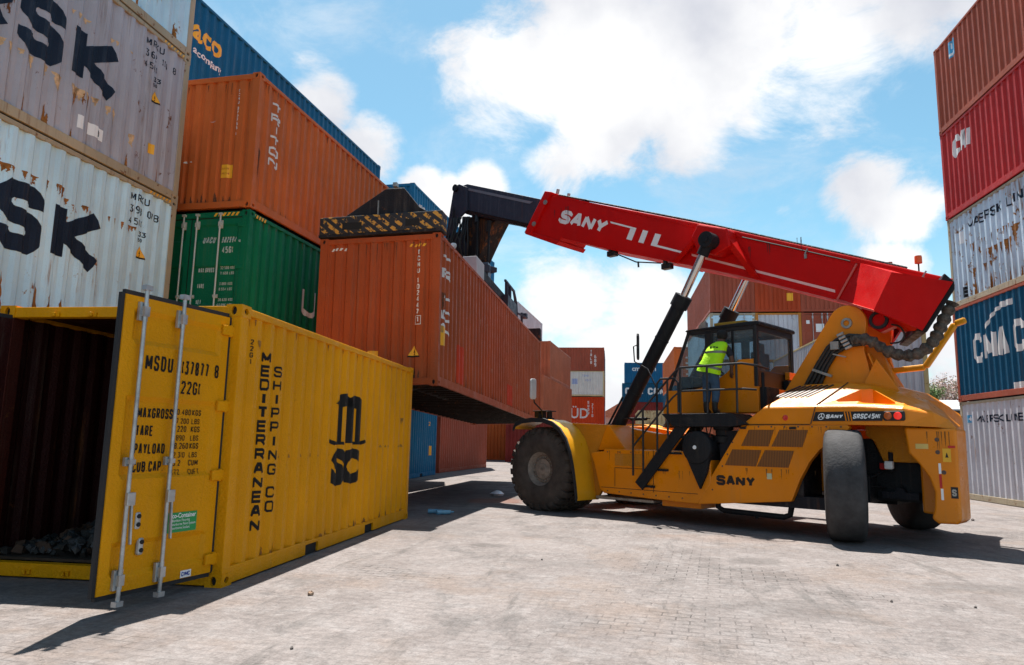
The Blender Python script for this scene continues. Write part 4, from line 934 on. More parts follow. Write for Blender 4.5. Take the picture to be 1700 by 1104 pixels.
for y, face in ((1.72, 1), (1.16, 1), (-1.72, -1), (-1.16, -1)):
    wheel('front_wheel', lambda: front_tyre(y, 1), TYRD, y, face)
def rear_tyre():
    m = MB(); w = .52
    prof = [(-w/2+.03, .30), (-w/2-.01, .40), (-w/2-.02, .55), (-w/2-.005, .70), (-w/2+.02, .775), (-w/2+.06, .803), (-.1, .812), (0, .815), (.1, .812), (w/2-.06, .803), (w/2-.02, .775), (w/2+.005, .70), (w/2+.02, .55), (w/2+.01, .40), (w/2-.03, .30)]
    m.lathe(prof, (0, 0, .815), (0, 1, 0), 72)
    return m
for (s_, t_), ang, face in (((-5.72, 1.50), math.atan2(.351, -.937)+PI/2+PI, 1), ((-5.86, -1.28), math.atan2(.351, -.937)+PI/2+PI+.28, -1)):
    h = wheel('rear_wheel', rear_tyre, TYRS, 0, face); h.location = (s_, t_, 0); h.rotation_euler = (0, 0, math.atan2(-.937, .351)+PI/2-PI/2 if False else math.atan2(-.937, .351)+(.0 if face > 0 else .30))
# ---- chassis ----------------------------------------------------------------------
m = MB()
for t0, t1 in ((.55, .78), (-.78, -.55)): m.prism([(.75, .55), (.75, 1.72), (-.9, 1.72), (-2.0, 1.55), (-4.6, 1.5), (-6.6, 1.45), (-6.6, .75), (-4.6, .62), (-3.4, .40), (-1.2, .42)], lat, t0, t1)
m.box(.2, .75, -.55, .55, .7, 1.6); m.box(-6.6, -6.2, -.55, .55, .8, 1.45); m.box(-4.6, -1.0, -.55, .55, .48, .56)
m.prism([(-.42, 1.2), (-.42, 1.74), (-1.35, 1.70), (-1.75, 1.22)], lat, .79, 1.46); m.prism([(-.42, 1.2), (-.42, 1.74), (-1.35, 1.70), (-1.75, 1.22)], lat, -1.46, -.79)
part(m, 'chassis', OR, bevel=.015)
m = MB(); m.box(-.25, .25, -.88, .88, .58, 1.05); m.lathe([(-.4, .3), (-.2, .42), (.2, .42), (.4, .3)], (0, 0, .8), (0, 1, 0), 20); part(m, 'drive_axle', BLK, bevel=.02)
m = MB(); m.box(-5.95, -5.55, -1.15, 1.15, .55, .95); m.box(-6.1, -5.4, -.45, .45, .5, 1.1); m.tube([(-5.5, -1.0, .75), (-5.5, 1.0, .75)], .09, 12); m.tube([(-5.72, 1.12, .5), (-5.72, 1.12, 1.15)], .12, 12); m.tube([(-5.86, -1.1, .5), (-5.86, -1.1, 1.15)], .12, 12)
m.tube([(-5.35, -.9, .72), (-5.35, .9, .72)], .05, 10); m.tube([(-6.0, .3, .95), (-6.05, .9, 1.0), (-5.9, 1.1, .9)], .02, 8); m.tube([(-6.05, .1, .9), (-6.15, .7, .75), (-5.9, 1.1, .8)], .02, 8)
part(m, 'steer_axle', BLK, bevel=.015, smooth=False)
m = MB(); m.box(-6.55, -6.05, -.9, .95, .62, .72); m.tube([(-6.3, .95, .72), (-6.3, .2, .78)], .07, 12); m.tube([(-6.2, .95, 1.02), (-6.2, .95, 1.3)], .035, 10); m.tube([(-6.45, .6, .9), (-6.45, .1, 1.0)], .06, 10); part(m, 'axle_fitting', SPR)
m = MB(); m.box(-6.24, -6.12, .93, 1.03, 1.05, 1.17); part(m, 'filter_cap', WHL, bevel=.02)
m = MB(); m.box(-6.18, -6.02, .75, .93, 1.04, 1.14); part(m, 'filter_housing', plain('filter_red', (.45, .02, .02), .5), bevel=.02)
# ---- side boxes and underbelly -----------------------------------------------------
for sg in (1, -1):
    f3 = lambda u, v, t, sg=sg: (u, sg*t, v)
    m = MB(); m.prism([(-1.05, 1.13), (-1.12, .98), (-1.26, .50), (-1.36, .42), (-3.10, .36), (-3.34, .36), (-3.60, .72), (-3.60, 1.24), (-1.36, 1.24), (-1.36, 1.20), (-1.07, 1.17)], f3, .80, 1.64); sb_ = part(m, 'side_box', OR, bevel=.02); sidebox = sb_ if sg > 0 else sidebox
    m = MB(); m.box(-3.32, -2.55, sg*.8 if sg > 0 else -1.5, 1.5 if sg > 0 else -.8, .27, .37); part(m, 'belly_plate', OR, bevel=.01)
    m = MB(); m.box(-2.4, -1.1, 1.1 if sg > 0 else -1.55, 1.55 if sg > 0 else -1.1, .30, .355); part(m, 'belly_guard', MET, bevel=.01)
m = MB(); m.box(-2.22, -1.62, 1.638, 1.645, .94, 1.16); part(m, 'inset_panel', ORD)
m = MB(); m.box(-2.62, -2.50, 1.638, 1.646, .98, 1.14); part(m, 'sticker', BLP)
# step pipe / tank below the grille panel
m = MB(); m.tube([(-3.62, 1.45, .46), (-3.62, 1.45, .33), (-3.72, 1.45, .28), (-4.75, 1.45, .26), (-4.85, 1.45, .30), (-4.88, 1.45, .44)], .045, 12); m.tube([(-4.3, 1.45, .26), (-4.3, 1.45, .20)], .03, 8); part(m, 'step_rail', BLK, smooth=True)
m = MB(); m.lathe([(-.9, 0), (-.9, .20), (.35, .20), (.35, .18), (.35, 0)], (-4.85, .9, .66), (0, 1, 0), 24); part(m, 'fuel_tank_end', MET, smooth=True)
m = MB(); m.box(-5.5, -3.7, .80, 1.55, .42, .60) ; m.box(-5.1, -3.7, .80, 1.50, .60, 1.6); part(m, 'engine_bay', SPR)
# ---- front fenders ---------------------------------------------------------------
def fender(sg):
    arc = [(.66, 1.60), (.60, 1.685), (.42, 1.745), (.15, 1.775), (-.15, 1.765), (-.40, 1.70), (-.60, 1.575), (-.76, 1.38), (-.87, 1.12), (-.95, .80), (-1.0, .50), (-1.03, .27)]
    m = MB(); m.loft([[(s_, sg*1.42, z), (s_, sg*2.03, z), (s_-.015, sg*2.03, z+.03), (s_-.015, sg*1.42, z+.03)] for s_, z in arc], close=True)
    f = part(m, 'fender', YEL, smooth=True, fix=True)
    r = MB(); r.loft([[(s_, sg*2.03, z-.035), (s_, sg*2.075, z-.035), (s_-.02, sg*2.075, z+.05), (s_-.02, sg*2.03, z+.05)] for s_, z in arc], close=True); r.build('fender_edge', RUBBER, f, smooth=True)
    fb = MB(); fb.prism([(-.20, 1.70), (-.42, 1.66), (-.62, 1.53), (-.78, 1.34), (-.89, 1.08), (-.97, .76), (-1.05, .27), (-1.18, .45), (-1.06, 1.15), (-1.30, 1.69)], lambda u, v, t: (u, sg*t, v), 1.40, 1.47); fb.build('fender_web', ORD, f)
    if sg > 0:
        b = MB(); b.box(.02, .30, 1.50, 1.72, 1.80, 1.84); b.box(.03, .09, 1.55, 1.66, 1.84, 1.96); b.box(.24, .36, 1.5, 1.74, 1.84, 1.97); b.box(-.02, .40, 1.48, 1.76, 1.965, 1.985); b.build('fender_lamp', BLK, f, bevel=.01)
        a = MB(); a.tube([(.14, 1.70, 1.80), (.10, 1.80, 1.98), (.20, 1.92, 2.14), (.19, 1.96, 2.3)], .016, 8); a.build('mirror_arm', BLK, f, smooth=True)
        w = MB(); w.prism([(0.10, 2.24), (.13, 2.20), (.24, 2.20), (.27, 2.24), (.27, 2.58), (.24, 2.62), (.13, 2.62), (.10, 2.58)], lambda u, v, t: (t, u+1.80, v), .16, .20); w.build('mirror', plain('mirror_shell', (.55, .55, .55), .25, .3), f, bevel=.012)
fender(1); fender(-1)
# ---- hood, grille panel, counterweight ------------------------------------------------
A_, B_ = 1.64, 1.60
st = [  # s of the lower edge, (s, t, z) ring on one side: lower edge, shoulder, top edge, centre
 [(-4.16, 1.62, 1.69), (-4.53, 1.60, 1.96), (-4.56, 1.56, 1.995), (-4.94, .95, 2.36), (-5.00, .55, 2.40)],
 [(-5.29, 1.62, 1.69), (-5.36, 1.60, 1.96), (-5.37, 1.56, 1.995), (-5.62, .95, 2.36), (-5.65, .55, 2.40)],
 [(-5.9, 1.62, 1.69), (-5.95, 1.60, 1.96), (-5.95, 1.55, 1.995), (-6.0, .95, 2.29), (-6.05, .50, 2.36)],
 [(-6.55, 1.60, 1.68), (-6.58, 1.57, 1.92), (-6.58, 1.50, 1.96), (-6.42, .90, 2.16), (-6.40, .45, 2.25)],
 [(-6.98, 1.52, 1.66), (-6.93, 1.46, 1.86), (-6.90, 1.40, 1.89), (-6.68, .80, 2.04), (-6.60, .35, 2.10)],
 [(-7.20, 1.40, 1.64), (-7.10, 1.32, 1.76), (-7.05, 1.26, 1.79), (-6.86, .62, 1.90), (-6.74, .2, 1.95)],
]
def far_side(q):       # the right half, rounded off towards the back
    out_ = []
    for s_, t_, z in reversed(q): out_.append((max(s_, -6.62+.0*t_) if s_ < -6.62 else s_, -t_, z))
    return out_
m = MB(); m.loft([q+far_side(q) for q in st], caps=True); hood = part(m, 'hood', YEL if False else OR, bevel=.02)
lv = MB()
for i in range(7):     # louvres in the sloping lid
    a = Vector((-4.60-.088*i, 1.33, 2.135)); b = Vector((-4.90-.088*i, .99, 2.337))
    nrm_ = Vector((0, .51, .86))
    lv.bar(a+nrm_*.004, b+nrm_*.004, .034, .012, nrm_)
lv.build('louvres', BLP, hood)
tr_ = MB(); P3 = lambda u, v: Vector((u, v, 0))
# triangular recess behind the louvres: sunk pocket
def lid(u, t): # height of the lid surface over (s, t)
    return 1.995+(1.56-t)/(1.56-.95)*(.365-.11*max(0, min(1, (-u-5.62)/.75)))
rc = [(-5.60, 1.40), (-5.86, 1.05), (-6.02, 1.02), (-6.42, 1.34), (-6.45, 1.42), (-6.38, 1.45), (-5.66, 1.46)]
# cut the intake pocket into the lid
cut = MB(); n_rc = len(rc)
lo_ = [(u, t, 1.93+.06*(1.46-t)) for u, t in rc]; hi_ = [(u, t, 2.7) for u, t in rc]
b_ = cut.add(lo_+hi_); cut.idx(b_, [list(range(n_rc)), [n_rc+k for k in range(n_rc)][::-1]]+[[k, n_rc+k, n_rc+(k+1) % n_rc, (k+1) % n_rc] for k in range(n_rc)])
co_ = cut.build('cutter', OR); co_.location = RS.location; co_.rotation_euler = RS.rotation_euler
bm_ = hood.modifiers.new('cut', 'BOOLEAN'); bm_.object = co_; bm_.solver = 'EXACT'
bpy.context.view_layer.update(); dg_ = bpy.context.evaluated_depsgraph_get()
new_ = bpy.data.meshes.new_from_object(hood.evaluated_get(dg_)); hood.modifiers.clear(); hood.data = new_; new_.name = 'hood'
bpy.data.objects.remove(co_)
sm = MB(); sm.bar((-5.30, 1.628, 1.70), (-5.375, 1.607, 1.97), .012, .012); sm.bar((-5.38, 1.57, 2.0), (-5.64, .95, 2.372), .012, .012); sm.bar((-4.16, 1.63, 1.694), (-5.29, 1.63, 1.694), .010, .010); sm.build('panel_gap', BLP, hood)
rf = MB(); rf.lathe([(0, .0), (.012, .03), (.0, .045)], (-4.90, 1.615, 1.80), (0, 1, 0), 18); rf.build('reflector', plain('reflector_red', (.55, .03, .02), .25), hood)
def hp(u, v): # point on the hood side panel
    k = (v-1.69)/.27; return Vector((u-.065*k, 1.622-.022*k, v))
def side_text(name, polys, mat, lift, parent=hood):
    mb = MB()
    for k, q in polys: mb.face([hp(-p[0], p[1])+Vector((0, lift+.0006*k, 0)) for p in q])
    return mb.build(name, mat, parent, fix=False)
side_text('nameplate', [(0, [(5.315, 1.745), (6.31, 1.745), (6.31, 1.885), (5.325, 1.885)])], BLP, .004)
ANY = dict(w=.95, sw=.29, gap=.12)
side_text('lettering', shift(word('SANY', .062, **ANY), 5.50, 1.783), WHL, .007)
side_text('lettering', shift(word('SRSC45H1', .072, .62, .22, .15), 5.895, 1.778), WHL, .007)
lg = [(0, q) for q in strip([(.05+.045*math.cos(a*PI/8), .045+.045*math.sin(a*PI/8)) for a in range(17)], .010)]+[(1, q) for q in strip([(.05, .085), (.05, .05)], .012)]+[(1, q) for q in strip([(.02, .02), (.05, .05)], .012)]+[(1, q) for q in strip([(.08, .02), (.05, .05)], .012)]
side_text('logo', shift(lg, 5.38, 1.770), WHL, .007)
side_text('stripe', [(0, [(x, 1.884), (x+.018, 1.884), (x+.075, 1.746), (x+.057, 1.746)]) for x in (5.745, 5.785, 5.825)], OR, .007)
tl = MB(); tl.prism([(-6.33, 1.76), (-6.35, 1.745), (-6.60, 1.745), (-6.62, 1.76), (-6.62, 1.87), (-6.60, 1.885), (-6.35, 1.885), (-6.33, 1.87)], lat, 1.575, 1.625); tlo = tl.build('tail_light', BLP, hood, bevel=.02)
q = MB(); q.lathe([(0, .055), (.012, .05), (.02, .0)], (-6.40, 1.625, 1.815), (0, 1, 0), 18); q.build('lens', plain('lens_amber', (.45, .10, .02), .2), tlo)
q = MB(); q.lathe([(0, .055), (.012, .05), (.02, .0)], (-6.53, 1.625, 1.815), (0, 1, 0), 18); q.build('lens', plain('lens_red', (.75, .03, .02), .2, emit=.25), tlo)
# slanted grille panel
gp = [(-3.34, .36), (-3.52, .72), (-4.17, 1.685), (-5.84, 1.685), (-5.87, 1.65), (-5.80, 1.56), (-5.62, 1.46), (-5.42, 1.32), (-5.26, 1.13), (-5.10, .85), (-4.96, .52)]
for sg in (1, -1):
    m = MB(); m.prism(gp, lambda u, v, t, sg=sg: (u, sg*t, v), 1.52, 1.635); pn = part(m, 'grille_panel', OR, bevel=.012); pn_left = pn if sg > 0 else pn_left
    if sg > 0:
        GR = stripes('grille_mesh', (.10, .035, .006), (.26, .085, .008), 38, (1, 0, .0), -1, .5)
        for (x0, x1, z0, z1) in ((-4.16, -4.62, 1.35, 1.61), (-4.67, -5.16, 1.35, 1.61), (-3.86, -4.40, 1.03, 1.29), (-4.42, -4.93, 1.03, 1.29)):
            sk = .0
            g4 = MB(); r = [(x0, z0), (x1, z0), (x1-.10, z1), (x0-.14, z1)]
            g4.prism([(a, b) for a, b in r], lat, 1.637, 1.642); g4.build('grille', GR, pn)
        ps = shift(word('SANY', .165, .98, .29, .12), 3.70, .70)
        mb = MB()
        for k, qd in ps: mb.face([(-p[0], 1.640+.0006*k, p[1]) for p in qd])
        mb.build('lettering', BLP, pn, fix=False)
        mb = MB(); mb.box(-4.66, -4.58, 1.637, 1.641, .84, .93); mb.build('sticker', plain('sticker_pale', (.55, .55, .35), .5), pn)
# counterweight with the arch cut out of it
arch = [(-6.56, 1.66), (-6.60, 1.30), (-6.72, 1.16), (-6.84, .98), (-6.90, .78), (-6.88, .55), (-6.84, .42), (-6.92, .36), (-7.14, .37), (-7.20, .42), (-7.21, 1.64)]
m = MB(); m.prism(arch, lat, .98, 1.50); cws = part(m, 'counterweight_side', OR, bevel=.035, bseg=3)
m = MB(); m.loft([[(-6.60, 1.0, 1.67), (-6.60, 1.0, .45), (-6.98, 1.0, .42), (-7.0, 1.0, 1.64)], [(-6.58, .2, 1.67), (-6.58, .2, .45), (-6.84, .2, .42), (-6.86, .2, 1.64)], [(-6.50, -.8, 1.67), (-6.50, -.8, .45), (-6.64, -.8, .42), (-6.66, -.8, 1.64)], [(-6.40, -1.45, 1.67), (-6.40, -1.45, .50), (-6.50, -1.45, .50), (-6.52, -1.45, 1.64)]], close=True); part(m, 'counterweight', OR, bevel=.03)
m = MB(); m.prism([(-5.86, 1.69), (-5.86, 1.55), (-6.0, 1.45), (-6.1, 1.16), (-6.60, 1.16), (-6.60, 1.69)], lat, .79, .95); part(m, 'wheel_well', ORD)
m = MB(); m.prism([(-5.3, .58), (-5.3, 1.5), (-5.9, 1.5), (-6.05, 1.15), (-6.64, 1.15), (-6.64, .58)], lat, .785, .84); part(m, 'wheel_well_shade', BLK)  # black panel added to stand for the shaded space in the wheel well
q = MB(); q.box(-6.70, -6.86, 1.502, 1.506, 1.36, 1.43) if False else q.box(-6.86, -6.70, 1.502, 1.506, 1.36, 1.43); part(q, 'sticker', plain('sticker_cream', (.62, .45, .14), .5))
q = MB(); q.box(-7.13, -7.03, 1.502, 1.506, 1.19, 1.37); part(q, 'sticker', plain('sticker_yellow', (.75, .40, .03), .5)); q = MB(); q.prism([(-7.10, 1.25), (-7.06, 1.25), (-7.08, 1.32)], lat, 1.5062, 1.508); part(q, 'symbol', BLP)
q = MB(); q.box(-7.185, -7.10, 1.502, 1.506, 1.38, 1.41); part(q, 'sticker', plain('sticker_red', (.5, .02, .02), .5)); q = MB(); q.box(-7.0, -6.97, 1.502, 1.506, .84, 1.02); part(q, 'sticker', plain('sticker_red', (.5, .02, .02), .5))
q = MB(); q.box(-7.01, -6.98, 1.502, 1.506, .68, .83); part(q, 'sticker', WHL); q = MB(); q.box(-7.0, -6.97, 1.502, 1.506, 1.03, 1.17); part(q, 'sticker', WHL)
q = MB(); q.box(-7.185, -7.10, 1.502, 1.506, .71, .86); qo = part(q, 'sticker', BLP)
q = MB()
for k, qd in shift(word('S', .09, .62, .24), 7.112, .74): q.face([(-p[0], 1.508, p[1]) for p in qd])
q.build('lettering', MET, qo, fix=False)
for s_, z in ((-6.97, 1.49), (-6.97, 1.32), (-7.03, 1.05)):
    q = MB(); q.lathe([(0, .03), (.004, .025), (.004, 0)], (s_, 1.50, z), (0, 1, 0), 14); part(q, 'bolt', plain('bolt_dark', (.09, .06, .05), .6))
for u0, u1, z0, z1, n_, par in ((-3.62, -4.10, .62, 1.60, 6, 1.636), (-4.25, -5.75, 1.66, 1.66, 8, 1.636), (-1.45, -3.05, 1.19, 1.19, 7, 1.641), (-1.45, -3.05, .47, .44, 7, 1.641)):
    for i in range(n_):
        f = i/(n_-1); q = MB(); q.lathe([(0, .014), (.006, .012), (.008, 0)], (u0+(u1-u0)*f, par, z0+(z1-z0)*f), (0, 1, 0), 8); part(q, 'bolt', MATS['bolt_dark'])
GRM = plain('grease_grime', (.10, .055, .02), .8, var=.6, scale=16)
GRO = plain('oil_streak', (.16, .07, .012), .6, var=.5, scale=16)
def mstain(name, t, seed, spec, mat, parent=RS):
    mb = MB()
    for k, q in drips(seed, spec): mb.face([(-p[0], t+.0004*k, p[1]) for p in q])
    paint_on(mb, parent, mat)
mstain('grime', 1.6425, 21, [(1.4, 3.5, 1.21, 18, .25, .012, False), (2.3, 3.2, .9, 5, .2, .02, False)], GRO, sidebox)
mstain('grime', 1.6375, 22, [(4.0, 5.4, 1.0, 10, .18, .014, False), (4.3, 5.7, 1.66, 12, .16, .012, False)], GRO, pn_left)
mstain('grime', 1.5035, 23, [(6.75, 7.15, 1.60, 8, .30, .012, False)], GRO, cws)
sm = MB()
for a_, b_ in (((-2.47, 1.642, .50), (-2.47, 1.642, 1.23)), ((-1.30, 1.642, .53), (-3.35, 1.642, .53)), ((-1.62, 1.642, .56), (-1.62, 1.642, .90)), ((-1.62, 1.642, .90), (-2.44, 1.642, .90))): sm.bar(a_, b_, .006, .008)
part(sm, 'panel_gap', BLP)
for s_, z in ((-2.36, .74), (-5.02, 1.64), (-4.2, 1.64)):
    q = MB(); q.box(s_-.05, s_+.05, 1.637, 1.655, z-.02, z+.02); part(q, 'latch', BLP, bevel=.006)
# ---- mast that carries the boom ---------------------------------------------------------
cx, cz, cr_ = -5.56, 3.36, .30
cap = [(cx+cr_*math.cos(a), cz+cr_*math.sin(a)) for a in [math.radians(42+11*i) for i in range(15)]]
mast_poly = [(-4.42, 2.20)]+cap+[(-5.80, 2.92), (-5.95, 2.2)]
for sg in (1, -1):
    m = MB(); m.prism(mast_poly, lambda u, v, t, sg=sg: (u, sg*t, v), .56, .66); pm = part(m, 'mast_plate', OR, bevel=.012)
    if sg > 0:
        b = MB(); b.lathe([(0, .09), (.03, .085), (.03, .05), (-.02, .05), (-.02, 0)], (cx, .66, cz), (0, 1, 0), 20); b.build('pivot_pin', MET, pm)
m = MB(); m.prism([(-5.10, 2.2), (-5.48, 2.95), (-5.72, 2.95), (-6.10, 2.2)], lat, -.56, .56); m.prism([(-5.45, 2.1), (-5.62, 2.98), (-5.98, 2.98), (-6.28, 2.1)], lat, .38, .50); m.prism([(-4.55, 2.2), (-5.1, 2.9), (-5.2, 2.9), (-4.75, 2.2)], lat, -.5, .5); part(m, 'mast_web', OR, bevel=.01)
m = MB(); m.bar((-6.15, .62, 2.05), (-5.86, .62, 2.85), .10, .03); m.prism([(-5.6, 2.0), (-6.0, 2.75), (-6.45, 2.0)], lat, .70, .73); part(m, 'mast_gusset', OR, bevel=.01)
m = MB(); m.bar((-5.75, -.55, 2.66), (-6.35, -.55, 2.70), .10, .10); m.bar((-6.35, -.55, 2.70), (-6.82, -.55, 3.38), .10, .10); m.bar((-6.82, -.55, 3.38), (-6.98, -.55, 3.43), .10, .10); part(m, 'hose_guard', YEL, bevel=.03)
# ---- boom -------------------------------------------------------------------------------
BP = [(1.24, 7.20), (1.86, 6.40), (.86, 5.96), (.78, 6.05), (-.40, 5.58), (-3.57, 4.50), (-5.36, 3.80), (-6.62, 3.20), (-7.08, 3.92), (-3.16, 5.52)]
skew = lambda u, v, t: (u+(.46*(.46-t) if u < -6 else 0), t, v)
m = MB(); m.prism(BP, skew, -.46, .46); boom = part(m, 'boom', RED, bevel=.02)
m = MB()   # wider heel of the boom with its sloping shoulder
W2 = .78
W2 = 1.0; heel_in = [(-5.70, 4.30), (-5.36, 3.74)]; heel_out = [(-6.27, 4.10), (-5.97, 3.50)]
for sg in (1, -1):
    V = lambda s_, z, t: (s_+(.46*(1-sg*t) if s_ < -6.5 else 0), sg*t*(1 if sg > 0 or t < .5 else .6), z)
    b = m.add([V(-5.72, 4.39, .45), V(-5.36, 3.83, .45), V(-6.38, 4.03, W2), V(-6.09, 3.47, W2), V(-7.19, 3.76, W2), V(-6.75, 3.09, W2), V(-7.06, 3.90, .45), V(-6.58, 3.18, .45), V(-6.22, 4.18, .45), V(-5.95, 3.52, .45)])
    m.idx(b, [(0, 1, 3, 2), (2, 3, 5, 4), (0, 2, 4, 6, 8), (1, 9, 7, 5, 3), (4, 5, 7, 6)])
m.build('boom_heel', RED, boom, fix=True)
m = MB(); m.bar((-5.70, .47, 4.37), (-5.36, .47, 3.81), .03, .03); m.bar((-5.36, .47, 3.80), (-6.09, 1.0, 3.46), .03, .03); m.build('edge_highlight', plain('boom_edge_light', (.62, .10, .08), .4), boom)  # paler bars along the shoulder edges, a highlight put into the colour
m = MB(); m.prism([(-7.08, 3.92), (-6.66, 3.10), (-6.80, 3.06), (-7.20, 3.66), (-7.20, 3.77)], lambda u, v, t: (u+.46*(.97-t), t, v), -.55, .97); m.build('boom_end_cover', BLK, boom, bevel=.02)
for sg in (1, -1):   # ribs and boss carrying the lift cylinder pin
    m = MB(); m.prism([(-2.95, 5.54), (-3.55, 5.33), (-3.62, 4.98), (-3.30, 4.86), (-2.92, 5.02), (-2.80, 5.30)], lambda u, v, t, sg=sg: (u, sg*t, v), .455, .80); m.build('cylinder_bracket', RED, boom, bevel=.03)
    m = MB(); m.loft([[(-3.52, sg*.45, 5.30), (-3.40, sg*.45, 5.30), (-3.40, sg*.80, 5.24), (-3.52, sg*.80, 5.24)], [(-4.02, sg*.45, 4.37), (-3.86, sg*.45, 4.42), (-3.86, sg*.52, 4.42), (-4.02, sg*.52, 4.37)]], close=True); m.build('boom_rib', RED, boom)
    m = MB(); m.loft([[(-3.00, sg*.45, 5.46), (-2.90, sg*.45, 5.48), (-2.92, sg*.78, 5.32), (-3.0, sg*.78, 5.30)], [(-2.30, sg*.45, 4.92), (-2.18, sg*.45, 4.97), (-2.18, sg*.49, 4.97), (-2.30, sg*.49, 4.92)]], close=True); m.build('boom_rib', RED, boom)
for a_, b_ in (((1.05, 7.13), (-7.02, 3.865)), ((.75, 6.04), (-.40, 5.60)), ((-.40, 5.60), (-3.57, 4.52)), ((-3.57, 4.52), (-5.30, 3.84))):
    m = MB(); m.bar((a_[0], .468, a_[1]), (b_[0], .468, b_[1]), .018, .035); m.build('boom_flange', RED, boom)
mstain('grease', .4650, 24, [(-1.1, -.4, 6.75, 5, .5, .03, False), (3.6, 4.8, 5.0, 6, .35, .02, False), (5.4, 5.75, 3.95, 4, .25, .03, False)], plain('boom_grease', (.10, .012, .010), .5, var=.5), boom)
for i, s_ in enumerate((.2, -1.2, -2.5)):
    zt = 7.2+(s_-1.24)*.388; m = MB(); m.box(s_-.05, s_+.05, .22, .38, zt-.02, zt+.05); m.build('pipe_clamp', BLK, boom)
m = MB(); m.tube([(-3.7, .485, 5.20), (-4.6, .485, 4.84), (-5.6, .485, 4.43)], .012, 6); m.build('side_cable', HOSE, boom)
m = MB(); m.tube([(1.0, .30, 7.16), (-2.9, .30, 5.66), (-6.4, .30, 4.22)], .022, 8); m.build('boom_pipe', BLK, boom)
m = MB(); m.prism([(1.27, 7.27), (1.93, 6.37), (1.72, 6.26), (1.06, 7.20)], lat, -.52, .52); co = m.build('boom_collar', RED, boom, bevel=.015)
m = MB(); m.prism([(1.86, 6.42), (.82, 5.96), (.90, 5.88), (1.92, 6.34)], lat, -.50, .50); m.build('collar_lip', RED, boom, bevel=.01)
for s_, z in ((1.24, 6.98), (1.60, 6.52)):
    m = MB(); m.lathe([(0, .06), (.02, .055), (.02, .025), (.035, .02), (.035, 0)], (s_, .52, z), (0, 1, 0), 16); m.build('slide_bolt', MET, boom)
for t in (.2, -.2):
    m = MB(); m.tube([(1.15, t, 7.25), (1.12, t, 7.36)], .04, 10); m.build('lifting_eye', MET, boom)
# writing on the boom side (u along the boom, v across it)
bd = Vector((-.927, 0, -.375)).normalized(); bu = Vector((-.375, 0, .927)).normalized(); b0 = Vector((.98, .4615, 6.42))
def boom_decal(name, polys, mat): return decal(name, polys, mat, boom, (b0, bd, bu, (0, 1, 0)), None, 0, .003)
boom_decal('lettering', shift(word('SANY', .32, 1.08, .29, .12, shear=.24), .06, .04), WHL)
boom_decal('stripe', [(0, [(1.62, .31), (2.34, .30), (2.34, .335), (1.60, .345)]), (0, [(2.17, .06), (2.32, .06), (2.34, .30), (2.19, .30)]), (0, [(2.50, .06), (2.64, .06), (2.66, .33), (2.52, .33)]), (0, [(2.83, .06), (2.98, .06), (3.00, .32), (2.85, .32)]), (0, [(2.98, .06), (3.66, .06), (3.64, .10), (2.98, .10)])], WHL)
boom_decal('stripe', [(0, [(3.86, .06), (6.78, .06), (6.76, .105), (3.84, .10)])], plain('stripe_pink', (.80, .45, .42), .45))
for s_, z in ((-.62, 5.47), (-2.0, 4.97)):
    m = MB(); m.box(s_-.11, s_+.11, .30, .44, z-.10, z+.02); m.box(s_-.02, s_+.05, .36, .46, z-.02, z+.08); m.build('work_lamp', BLP, boom, bevel=.015)
m = MB(); m.tube([(-.72, .45, 5.42), (-1.3, .46, 5.12), (-1.9, .45, 5.0)], .014, 8); m.tube([(-1.35, .46, 5.12), (-1.36, .46, 5.0)], .02, 8); m.build('lamp_cable', HOSE, boom)
m = MB(); m.tube([(-6.57, .30, 4.10), (-6.57, .30, 4.26)], .012, 8); bc = m.build('beacon', BLK, boom)
q = MB(); q.lathe([(0, .055), (.10, .055), (.12, .05), (.13, 0)], (-6.57, .30, 4.27), (0, 0, 1), 18); q.build('lamp_lens', plain('beacon_orange', (.70, .13, .02), .25), bc, smooth=True)
m = MB()
for s_, z in ((-4.86, 4.66), (-6.75, 3.92)): m.box(s_-.02, s_+.02, .46 if s_ > -6 else .78, .49 if s_ > -6 else .81, z-.06, z+.02); m.bar((s_, .5 if s_ > -6 else .8, z+.02), (s_-.05, .5 if s_ > -6 else .8, z+.10), .02, .02)
m.build('cable_clip', MET, boom)
m = MB(); m.prism([(-5.80, 3.72), (-5.70, 3.42), (-6.02, 3.18), (-6.32, 3.30), (-6.30, 3.45)], lat, .34, .56); lug = m.build('pivot_lug', RED, boom, bevel=.02)
m = MB(); m.lathe([(0, .15), (.03, .145), (.03, .10), (-.03, .10), (-.03, 0)], (-6.02, .56, 3.38), (0, 1, 0), 22); m.build('lug_bore', BLP, boom)
# inner boom and its head
IB = [(.9, 6.78), (1.44, 7.12), (4.28, 8.22), (4.60, 8.20), (4.70, 8.10), (4.98, 6.86), (4.74, 6.72), (4.30, 7.36), (2.93, 6.92), (1.10, 6.22)]
IB = [(1.05, 6.98), (4.26, 8.22), (4.58, 8.22), (4.66, 8.16), (4.78, 7.65), (4.28, 7.38), (2.94, 6.93), (1.40, 6.32)]
m = MB(); m.prism(IB, lat, -.36, .36); ib = m.build('inner_boom', DGR, RS, bevel=.012)
m = MB(); m.bar((1.5, .366, 6.42), (4.2, .366, 7.42), .012, .10); m.build('grease_band', plain('slide_grease', (.012, .011, .012), .25, var=.4, scale=20), ib)
m = MB(); m.prism([(1.8, 7.16), (4.2, 8.09), (4.2, 8.02), (1.9, 7.13)], lat, .36, .37); m.build('wear_strip', plain('wear_strip', (.17, .17, .20), .5), ib)
